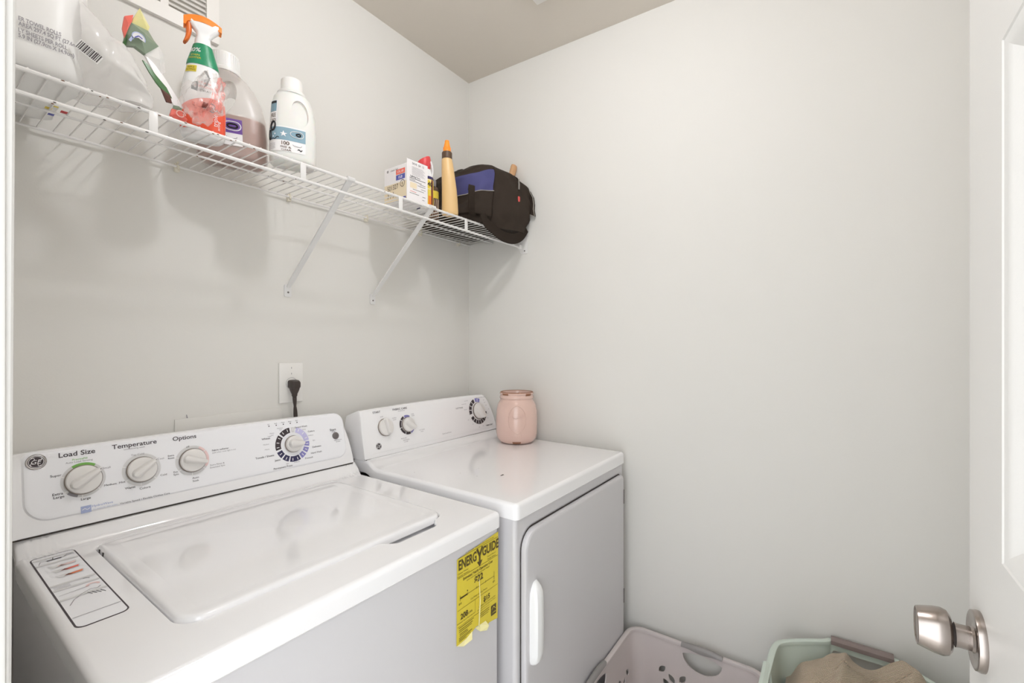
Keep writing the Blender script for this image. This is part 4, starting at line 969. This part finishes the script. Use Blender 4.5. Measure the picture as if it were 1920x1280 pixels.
# ------------------------------------------------------------------ tool bag
def toolbag():
    t = thing('tool_bag', 'black nylon tool bag with a blue panel and red zip tag', 'tool bag', (1.43, 1.21, ZT))
    O = Vector((1.43, 1.21, ZT)); Hh = .262
    # plan outline (world) from the left back, round the front, to the right wall
    base = [(1.262, 1.365), (1.252, 1.29), (1.250, 1.21), (1.262, 1.145), (1.295, 1.110), (1.345, 1.095), (1.400, 1.083), (1.450, 1.066), (1.500, 1.056), (1.550, 1.046), (1.592, 1.040), (1.606, 1.062), (1.607, 1.120), (1.606, 1.20), (1.600, 1.30), (1.592, 1.362), (1.50, 1.372), (1.38, 1.374)]
    pl = catmull(base+[base[0]], 5)[:-1]; N = len(pl); NS = 2
    cx, cy = 1.432, 1.225
    def P(i, h, o=0):
        i = i % N; k = int(i); f = i-k; a = pl[k]; b = pl[(k+1) % N]; p = a.lerp(b, f)
        bx, by = p.x-cx, p.y-cy
        # roof: ridge runs along x, front and back slopes meet over the middle
        top = Hh*(.80+.20*math.sin(PI*max(0, min(1, (p.x-1.20)/.46)))) 
        s = h
        squash_y = 1-.80*smooth01((s-.55)/.5)**1.0
        squash_x = 1-.16*smooth01((s-.50)/.5)
        low = 1-.10*(1-smooth01(s/.12))
        if bx > 0: squash_x = 1-.05*smooth01((s-.7)/.3)
        lean = .085*smooth01(s/.25)*max(0, min(1, (1.42-p.x)/.17))
        x = cx+lean+bx*squash_x*low; y = cy+by*squash_y*low-.0*s
        z = top*math.sin(min(1, s)*PI/2)**.82
        nz = pnoise(Vector((x*9, y*9, s*2.2)))*.012+pnoise(Vector((x*22+s*3, y*22, s*6)))*.008-abs(pnoise(Vector((x*14-s*5, y*14, s*4))))*.010
        L = math.hypot(bx, by); q = (nz+o)
        return Vector((min(x+bx/L*q, 1.609), min(y+by/L*q, 1.383), z+ (o*.6 if s > .7 else 0)))-Vector((O.x, O.y, 0))
    b = MB(); hs = [0, .02, .05]+[.08+.03*k for k in range(30)]+[.97, 1.0]
    b.loft([[P(i/NS, h) for i in range(N*NS)] for h in hs], M_BAG)
    b.build('bag_body', t, smooth=60, merge=True)
    def idx(x):   # perimeter index on the front side for a world x
        best = min((abs(p.x-x), k) for k, p in enumerate(pl) if p.y < 1.16 and 10 <= k <= 60); return best[1]
    i0, i1 = idx(1.256), idx(1.398)
    bl = MB(); bl.grid(lambda u, v: P(u, v, .0035), 16, 10, M_BAGBL, i0-8, i1, .30, .60); bl.build('blue_panel', t, smooth=60)
    pp = MB(); pp.tube([P(i0-8+(i1-i0+8)*k/24, .30-.004*math.sin(k/24*PI), .005) for k in range(25)], .0016, M_PIPE, 6)
    pp.tube([P(i1, .02+.62*k/24, .003) for k in range(25)], .0018, M_STRAP, 6); pp.build('piping', t, smooth=60)
    # flat lower pocket
    pk = MB(); pk.grid(lambda u, v: P(u, v, .007+.006*math.sin(PI*min(1, max(0, (u-i0)/(i1-i0))))), 14, 8, M_BAG, i0-6, i1-1, .05, .285); pk.build('front_pocket', t, smooth=60)
    # zip, pull and tag
    iz = idx(1.535); z = MB()
    z.tube([P(iz+.6*math.sin(k/8), .50+.42*k/16, .003) for k in range(17)], .003, M_STRAP, 6); z.build('zip', t)
    q = P(iz, .60, .008); z = MB(); z.tube([q, q+Vector((0, -.002, -.020)), q+Vector((.001, -.001, -.042))], [.0030, .0042, .0040], M_PULL, 8)
    z.tube([q+Vector((.001, -.001, -.042)), q+Vector((-.001, .001, -.070))], .0009, M_STRAP, 5); z.build('zip_pull', t)
    r = q+Vector((-.001, -.002, -.083)); MB().box(r, (.013, .006, .024), M_TAGR, bev=.0028).build('zip_tag', t)
    # crumpled mouth of the bag at the upper right
    m = MB(); c0 = Vector((1.575-O.x, 1.13-O.y, .205))
    m.loft([[c0+Vector(((.030+.010*s)*math.cos(a)*(1+.18*math.sin(3*a+s)), (.038+.006*s)*math.sin(a)*(1+.12*math.sin(5*a)), -.04+.052*s+.006*math.sin(4*a)*s)) for a in [2*PI*k/28 for k in range(28)]] for s in (0, .4, .75, 1.0)]
           + [[c0+Vector((.026*math.cos(a), .034*math.sin(a), -.01)) for a in [2*PI*k/28 for k in range(28)]]], M_BAG)
    for v in m.v: v.x = min(v.x, 1.609-O.x)
    m.build('mouth_flap', t, smooth=60)
    # side pocket flap against the wall
    s = MB(); pts = [(1.612, 1.100, .190), (1.612, 1.070, .196), (1.612, 1.045, .180), (1.612, 1.028, .150), (1.613, 1.024, .120), (1.613, 1.026, .100), (1.613, 1.020, .070), (1.612, 1.052, .085), (1.611, 1.085, .110)]
    s.loft([[(x-O.x-dx, y-O.y, z) for x, y, z in pts] for dx in (.0, .010)], M_BAG); s.build('side_pocket', t, smooth=25)
    s = MB(); s.tube([(x-O.x-.0105, y-O.y, z) for x, y, z in pts], .0014, M_PIPE, 5, closed=True); s.build('pocket_binding', t)
    # webbing handle: up the front, then slack along the shelf edge
    path = catmull([(1.300, 1.110, .112), (1.272, 1.082, .114), (1.246, 1.060, .104), (1.236, 1.052, .080), (1.236, 1.052, .050), (1.244, 1.058, .022), (1.262, 1.070, .006)], 6)
    path2 = catmull([(1.335, 1.082, .028), (1.352, 1.078, -.002), (1.392, 1.070, -.022), (1.430, 1.066, -.036), (1.475, 1.062, -.040), (1.520, 1.062, -.034), (1.562, 1.060, -.014), (1.596, 1.058, .022)], 6)
    def ribbon(path, w, th, m, wdir):
        mb = MB(); rg = []
        for i, p in enumerate(path):
            a = path[max(0, i-1)]; c = path[min(len(path)-1, i+1)]; tt = (c-a).normalized(); n = Vector((0, -1, 0)); wv = tt.cross(n).normalized(); n = wv.cross(tt)
            if wdir: wv = -wdir; n = tt.cross(wdir).normalized()
            k = w if not callable(w) else w(i/len(path))
            q = Vector((p.x-O.x, p.y-O.y, p.z))
            rg.append([q-wv*k/2-n*th/2, q+wv*k/2-n*th/2, q+wv*k/2+n*th/2, q-wv*k/2+n*th/2])
        mb.loft(rg, m); return mb
    ribbon(path, .027, .003, M_STRAP, Vector((.97, -.25, 0)).normalized()).build('handle', t, smooth=50)
    ribbon(path2, lambda s: .034+.008*math.sin(PI*s), .0045, M_STRAP, None).build('handle', t, smooth=50)
    return t
toolbag()
# wooden handle poking out of the bag
M = Matrix.Translation((1.572, 1.140, 1.947)) @ Matrix.Rotation(.24, 4, 'Y') @ Matrix.Rotation(.12, 4, 'X')
h = MB().lathe([(.008, -.06), (.0095, -.02), (.0115, .03), (.0150, .075), (.0165, .112), (.0168, .128), (.0150, .1335), (.008, .135), (.0004, .1352)], M_WOOD, 28, M @ Matrix.Scale(.72, 4, (0, 1, 0)))
tag(h.build('hammer_handle', smooth=50), 'pale wooden tool handle sticking up from the black tool bag', 'tool')

# ------------------------------------------------------------------ paper towel pack
def towels():
    t = thing('paper_towel_pack', 'big white plastic-wrapped pack of paper towel rolls at the left end of the shelf', 'paper towels', (.150, 1.232, ZT))
    O = Vector((.150, 1.232, ZT)); b = MB(); rg = []
    for k in range(30):
        h = k/29; z = .50*h
        e = 1-.10*(1-smooth01(h/.05))-.22*smooth01((h-.9)/.1)
        pts = rr(.152*e, .268*e, .045*e, 0, 0, n=7, sub=7)
        rg.append([(x*(1+.0)+.006*pnoise(Vector((x*20, y*20, z*7)))+(.012*pnoise(Vector((3, y*9, z*9))) if x > .03 else 0), y+.005*pnoise(Vector((x*17+5, y*17, z*12))), z+(.003*pnoise(Vector((x*30, y*30, 1))) if k == 0 else 0)) for x, y in pts])
    b.loft(rg, M_PACK)
    # printed lines on the front face
    F = (Vector((-.0075, -.1365, 0)), Vector((1, 0, 0)), Vector((0, 0, 1)), Vector((0, -1, 0)))
    for s, v, u in (('ER TOWEL ROLLS', .0700, -.002), ('AREA 297.4 SQ FT (27.6m\u00b2)', .0605, -.002), ('LY SHEETS PER ROLL', .0508, -.002), ('5.9 IN (27.9cm X 14.9cm)', .0412, -.002)):
        b.text(s, flat(F, u-.001, v, .0035), .0094, M_INKG, 'L', .03, .68)
    b.build('wrapped_rolls', t, smooth=60)
    # gathered loose end of the wrap, pulled to the right and down to the wires
    f = MB(); tip = Vector((.176, -.117, .012))
    def fn(u, v):
        a = u*2*PI; r0 = Vector((.066, -.045+.080*math.cos(a), .105+.088*math.sin(a)))
        p = r0.lerp(tip, v**.85); k = (1-v)*.9+.12
        c = Vector((.066, -.045, .105)).lerp(tip, v**.85)
        p = c+Vector((0, .090*math.cos(a), .088*math.sin(a)))*(1-v)**.6*.95+Vector((.0, .006*math.cos(a), .006*math.sin(a)))
        w = .010*math.sin(a*5+v*4)*v*(1-v)*4*.8; p += Vector((w*.5, w, w))
        q = Vector((p.x*16, p.y*16, p.z*16)); cr = abs(pnoise(q))*.018+abs(pnoise(q*2.3))*.008-.006
        p += Vector((.3, math.cos(a), math.sin(a)))*cr*(.35+.65*min(1, 4*v*(1-v)+.2))
        p.z = max(p.z, .0015)
        return p
    f.grid(fn, 90, 44, M_CLEAR2); f.build('loose_wrap_end', t, smooth=40)
    c = MB(); FB = (Vector((.062, -.142, .066)), Vector((.86, -.08, -.50)).normalized(), Vector((.44, -.30, .80)).normalized(), Vector((.05, -1, .1)).normalized())
    frect(c, FB, -.002, -.009, .034, .009, M_PACK, .0); random.seed(11); u = 0
    while u < .031:
        w = random.choice((.0006, .0010, .0016)); frect(c, FB, u, -.0075, u+w, .0075, M_BRBLK, .0006); u += w+random.choice((.0007, .0011, .0015))
    c.build('barcode_patch', t, smooth=0)
    # colour marks printed under the pack
    k = MB()
    for x, y, m in ((.060, .052, M_BLUP), (.072, .040, M_BLUP), (.052, .022, M_WDY), (.074, .020, M_RED), (.058, .0, M_WDY), (.048, -.012, M_PURP)): k.box((x, y+.01, -.0010+.001), (.010, .012, .0012), m, bev=.0004)
    k.build('printed_marks', t)
towels()

# ------------------------------------------------------------------ green and red printed wrap standing behind the towel pack
def wrap():
    t = thing('snack_wrapper', 'crumpled green, yellow and red printed plastic wrapper beside the towel pack', 'plastic wrapper', (.325, 1.150, ZT))
    O = Vector((.325, 1.150, ZT)); Y = 1.13
    def P(x, z, dy=0): return Vector((x, Y+dy, z))-O
    def slab(pts, m, th=.010, bulge=.010):
        n = len(pts); c = sum((p for p in pts), Vector())/n; mb.loft([[p+Vector((0, th, 0)) for p in pts], list(pts)], m, True, False)
        f = c+Vector((0, -bulge, 0)); b0 = len(mb.v); mb.add(list(pts)+[f], [(i, (i+1) % n, n) for i in range(n)], m)
    mb = MB()
    slab([P(.310, 1.977), P(.318, 1.962), P(.326, 1.948), P(.323, 1.938, -.002), P(.296, 1.938, -.004), P(.300, 1.952)], M_WRAPY)
    slab([P(.296, 1.938, -.004), P(.323, 1.938, -.002), P(.333, 1.925), P(.341, 1.917), P(.318, 1.912, -.012), P(.300, 1.915, -.010), P(.287, 1.912)], M_WRAPG)
    slab([P(.287, 1.912), P(.300, 1.915, -.010), P(.318, 1.912, -.012), P(.341, 1.917), P(.330, 1.900), P(.318, 1.888, -.004), P(.300, 1.893, -.008), P(.285, 1.890)], M_WRAPG)
    slab([P(.299, 1.956, -.002), P(.296, 1.940, -.006), P(.291, 1.925, -.005), P(.286, 1.905, -.002), P(.283, 1.922), P(.286, 1.947)], M_WRAPR, .006, .004)
    slab([P(.286, 1.905, -.002), P(.289, 1.912, -.006), P(.287, 1.888, -.005), P(.282, 1.888)], M_WRAPDG, .006, .003)
    mb.build('upper_fold', t, smooth=20)
    mb = MB()
    slab([P(.318, 1.888, -.004), P(.341, 1.917), P(.349, 1.905), P(.352, 1.868), P(.345, 1.860), P(.330, 1.872)], M_CLEAR2)
    slab([P(.318, 1.884, -.004), P(.330, 1.884, -.002), P(.352, 1.856, .0), P(.376, 1.822), P(.384, 1.808), P(.366, 1.806, -.004), P(.352, 1.826, -.006), P(.335, 1.850, -.006)], M_WPRINT, .006, .003)
    slab([P(.312, 1.872, -.008), P(.320, 1.868, -.008), P(.333, 1.853, -.008), P(.352, 1.835, -.008), P(.362, 1.818, -.006), P(.350, 1.822, -.008), P(.334, 1.836, -.010), P(.322, 1.853, -.010)], M_WRAPDG, .004, .002)
    slab([P(.342, 1.828, -.010), P(.358, 1.822, -.008), P(.362, 1.808, -.006), P(.352, 1.806, -.008)], M_WRAPBR, .004, .002)
    slab([P(.366, 1.806, -.004), P(.379, 1.812), P(.383, 1.800), P(.364, 1.797, -.004)], M_WRAPG, .005, .002)
    slab([P(.362, 1.797, -.006), P(.382, 1.800), P(.392, 1.787), P(.386, 1.776), P(.370, 1.776, -.006), P(.358, 1.782, -.008)], M_WRAPR, .006, .006)
    mb.tube([P(.374+.009*math.cos(q)*(1-q*.06), 1.787+.008*math.sin(q)*(1-q*.06), -.016) for q in [k*.4 for k in range(18)]], .0011, M_WRAPP2, 5)
    mb.build('lower_tail', t, smooth=20)
    g = MB(); FQ = (P(.303, 1.906, -.018), Vector((1, 0, 0)), Vector((0, 0, 1)), Vector((0, -1, 0)))
    arcband(g, FQ, 0, 0, .0001, .0105, -20, 200, M_INKL); arcband(g, FQ, 0, 0, .0095, .0110, -20, 220, M_BLUEINK, .001); stroke(g, FQ, [(-.006, -.002), (.0, .004), (.006, .001)], .002, M_BLUP, .001)
    stroke(g, FQ, [(-.009, -.002), (-.014, -.013)], .004, M_BLUEINK, .001)
    g.build('printed_seal', t, smooth=0)
wrap()
# crumpled see-through bag with red print leaning on the spray bottle
def clearbag():
    O = Vector((.406, 1.106, ZT)); mb = MB(); random.seed(5)
    def S(u, v):
        a = 2*PI*u; p = PI*v-PI/2
        x = math.cos(p)*math.cos(a); y = math.cos(p)*math.sin(a); z = math.sin(p)
        q = Vector((x*.034, y*.028, z*.052)); k = 1+.40*pnoise(Vector((x*1.8+4, y*1.8, z*1.8)))+.24*pnoise(Vector((x*4, y*4+3, z*4)))
        q = q*k*(1+.16*abs(pnoise(Vector((x*3+8, y*3, z*3))))); q.x += .30*q.z; q.y -= .004
        return Vector((q.x+.008, q.y+.0, q.z+.062))
    mb.grid(S, 44, 30, M_CLEAR)
    for v in mb.v: v.z = max(v.z, .001)
    def patch(u0, u1, v0, v1, m, o=1.02):
        c = Vector((.008, 0, .062)); mb.grid(lambda u, v: c+(S(u, v)-c)*o, 8, 8, m, u0, u1, v0, v1)
    patch(.76, .90, .36, .72, M_WRAPP); patch(.64, .84, .14, .36, M_WRAPP); patch(.60, .70, .50, .84, M_WRAPGR); patch(.72, .76, .30, .38, M_MAROON, 1.03)
    tag(mb.build('plastic_bag', smooth=12, loc=O), 'crumpled clear plastic bag with pink print at the foot of the spray bottle', 'plastic bag')
clearbag()

# ------------------------------------------------------------------ laundry baskets
def basket(name, label, outline, zr, m, taper=.88, rim=.010):
    N = len(outline); cx = sum(p[0] for p in outline)/N; cy = sum(p[1] for p in outline)/N
    def R(k, z, o=0):
        out = []
        for i, (x, y) in enumerate(outline):
            a = outline[i-1]; b = outline[(i+1) % N]; n = Vector((b[1]-a[1], a[0]-b[0], 0)).normalized()
            out.append(Vector((cx+(x-cx)*k, cy+(y-cy)*k, z))+n*o)
        return out
    t = thing(name, label, 'laundry basket', (cx, cy, 0)); s = Vector((cx, cy, 0))
    b = MB(); rg = []
    for q in range(9): f = q/8; rg.append(R(taper+(1-taper)*f, .004+(zr-.016)*f, -.012))
    rg += [R(1, zr-.012, -.0150), R(1, zr-.005, -.0160), R(1, zr-.0015, -.0150), R(1, zr, -.0120), R(1, zr, -.004), R(1, zr-.0015, -.0005), R(1, zr-.005, .0015), R(1, zr-.012, .002), R(1, zr-.020, .0005), R(1, zr-.020, -.0012), R(1, zr-.010, -.002)]
    for q in range(8, -1, -1): f = q/8; rg.append(R(taper+(1-taper)*f, .0+(zr-.020)*f, -.0085))
    rg = [[p-s for p in r] for r in rg]
    b.loft(rg, m, True, True)
    return t, b, s
# pinkish-grey basket in front of the dryer
ol = [(x, y) for x, y in rr(.60, .445, .055, 1.315, .385, n=8, sub=8)]
t1, b1, s1 = basket('laundry_basket', 'pinkish grey plastic laundry basket with grey grips in front of the dryer', ol, .285, M_BSK)
bo = b1.build('basket_body', t1, smooth=45, merge=True)
cut = MB()
def leaf(y, z, L, w, rot):
    pts = [(L*(k/8-.5), w*.5*math.sin(PI*k/8)**.8) for k in range(9)]+[(L*(.5-k/8), -w*.5*math.sin(PI*k/8)**.8) for k in range(1, 8)]
    c, s = math.cos(rot), math.sin(rot); return [(y+a*c-b*s, z+a*s+b*c) for a, b in pts]
def cutx(poly, xa, xb): cut.loft([[Vector((x, y, z))-s1 for y, z in poly] for x in (xa, xb)], M_BSK)
def cuty(poly, ya, yb): cut.loft([[Vector((x, y, z))-s1 for x, z in poly] for y in (ya, yb)], M_BSK)
hole = [(.358+.062*math.cos(PI+PI*k/12), .254+.046*math.sin(PI+PI*k/12)) for k in range(13)]+[(.358+.062-.124*k/8, .254+.010*math.sin(PI*k/8)+.002) for k in range(1, 8)]
cutx(hole, 1.50, 1.66); cuty([(x-.358+1.30, z) for x, z in hole], .52, .66)
for k, (y, z) in enumerate(((.487, .178), (.453, .158), (.418, .170), (.470, .138), (.436, .132), (.400, .150), (.330, .150), (.295, .170), (.262, .158), (.228, .178), (.312, .132), (.278, .136))): cutx(leaf(y, z, .032, .018, (2.3, .9, 2.2, .8)[k % 4]), 1.50, 1.66)
for k, (x, z) in enumerate(((1.523, .165), (1.490, .150), (1.455, .165), (1.42, .15), (1.18, .165), (1.14, .150), (1.10, .165))): cuty(leaf(x, z, .032, .018, (2.3, .9, 2.2)[k % 3]), .50, .66)
boolean(bo, cut)
for pts in ([(1.6005, .424-.130*k/10, .2855+.006*math.sin(PI*k/10)) for k in range(11)], [(1.235+.130*k/10, .6015, .2855+.006*math.sin(PI*k/10)) for k in range(11)]):
    g = MB(); rg = []
    for k, p in enumerate(pts):
        p = Vector(p)-s1; w = .0095; dn = .011+.005*math.cos(2*PI*k/10)*-1; along_y = abs(pts[0][0]-pts[-1][0]) < .01
        sec = [(-w, -dn), (-w, -.004), (-w*.6, .003), (0, .005), (w*.6, .003), (w, -.004), (w*.9, -dn*.8)]
        rg.append([p+(Vector((a, 0, b_)) if along_y else Vector((0, a, b_))) for a, b_ in sec])
    g.loft(rg, M_BGRIP); g.build('grip', t1, smooth=50)
# sage green basket with towel
ol = catmull([(x, y, 0) for x, y in ((1.10, .02), (1.135, .115), (1.22, .150), (1.30, .153), (1.42, .150), (1.505, .145), (1.545, .128), (1.585, .082), (1.622, .028), (1.640, .006), (1.640, -.06), (1.640, -.132), (1.622, -.160), (1.57, -.225), (1.535, -.270), (1.45, -.285), (1.22, -.285), (1.13, -.24), (1.10, -.15), (1.10, .02))], 4)[:-1]
ol = [(p.x, p.y) for p in reversed(ol)]
t2, b2, s2 = basket('laundry_basket', 'sage green plastic laundry basket holding a brown towel', ol, .440, M_SAGE, taper=.80)
bo = b2.build('basket_body', t2, smooth=45, merge=True)
cut = MB()
cut.loft([[Vector((x, y, z))-s2 for y, z in ((-.128, .412), (.0, .412), (.004, .404), (.004, .352), (-.130, .352))] for x in (1.56, 1.70)], M_SAGE)
cut.loft([[Vector((x, y, z))-s2 for x, z in ((1.30, .420), (1.405, .420), (1.405, .35), (1.30, .35))] for y in (.08, .20)], M_SAGE)
boolean(bo, cut)
g = MB(); g.loft([[Vector((1.6385+a, y, .4405+b_))-s2 for a, b_ in ((-.019, -.010), (-.018, .001), (-.008, .006), (.004, .005), (.009, -.002), (.007, -.012))] for y in (.006, -.04, -.09, -.136)], M_TGRIP); g.build('grip', t2, smooth=30)
g = MB(); g.loft([[Vector((x, .1500+a, .4400+b_))-s2 for a, b_ in ((-.010, -.010), (-.009, .001), (-.002, .005), (.006, .003), (.008, -.008))] for x in (1.298, 1.35, 1.408)], M_SAGE); g.build('grip', t2, smooth=30)

# towel heaped in the green basket
def towel():
    c = Vector((1.385, -.065, 0)); mb = MB()
    def S(u, v):
        x = 1.196+.400*u; y = -.228+.340*v
        du = (x-1.396)/.202; dv = (y+.058)/.171; r = max(abs(du), abs(dv), math.hypot(du, dv)*.82)
        edge = 1-smooth01((r-.72)/.28)
        hA = math.exp(-(((x-1.475)/.10)**2+((y+.020)/.060)**2)); hB = math.exp(-(((x-1.565)/.12)**2+((y+.170)/.060)**2))
        ridge = .020*math.exp(-((y+.022+.10*(x-1.48))/.012)**2)*math.exp(-((x-1.47)/.12)**2)
        z = .372+edge*(.044+.054*hA+.086*hB+ridge)-(1-edge)*.03
        z += edge*.010*pnoise(Vector((x*14, y*18, 2)))+edge*.006*math.sin(x*38+y*60+4*pnoise(Vector((x*9, y*9, 0))))
        return Vector((x, y, z))-c
    mb.grid(S, 90, 70, M_TOWEL)
    n = len(mb.v); mb.add([v+Vector((0, 0, -.012)) for v in mb.v[:n]], [tuple(reversed(f)) for f in mb.f], M_TOWEL)
    # a turned hem lying over the ridge
    hem = [S(.62+.16*k/24, .66-.46*k/24)+Vector((0, 0, .0015)) for k in range(25)]
    mb.tube(hem, .0028, M_TOWEL, 8)
    tag(mb.build('bath_towel', smooth=60, loc=c), 'crumpled brown ribbed towel heaped in the green basket', 'towel')
towel()
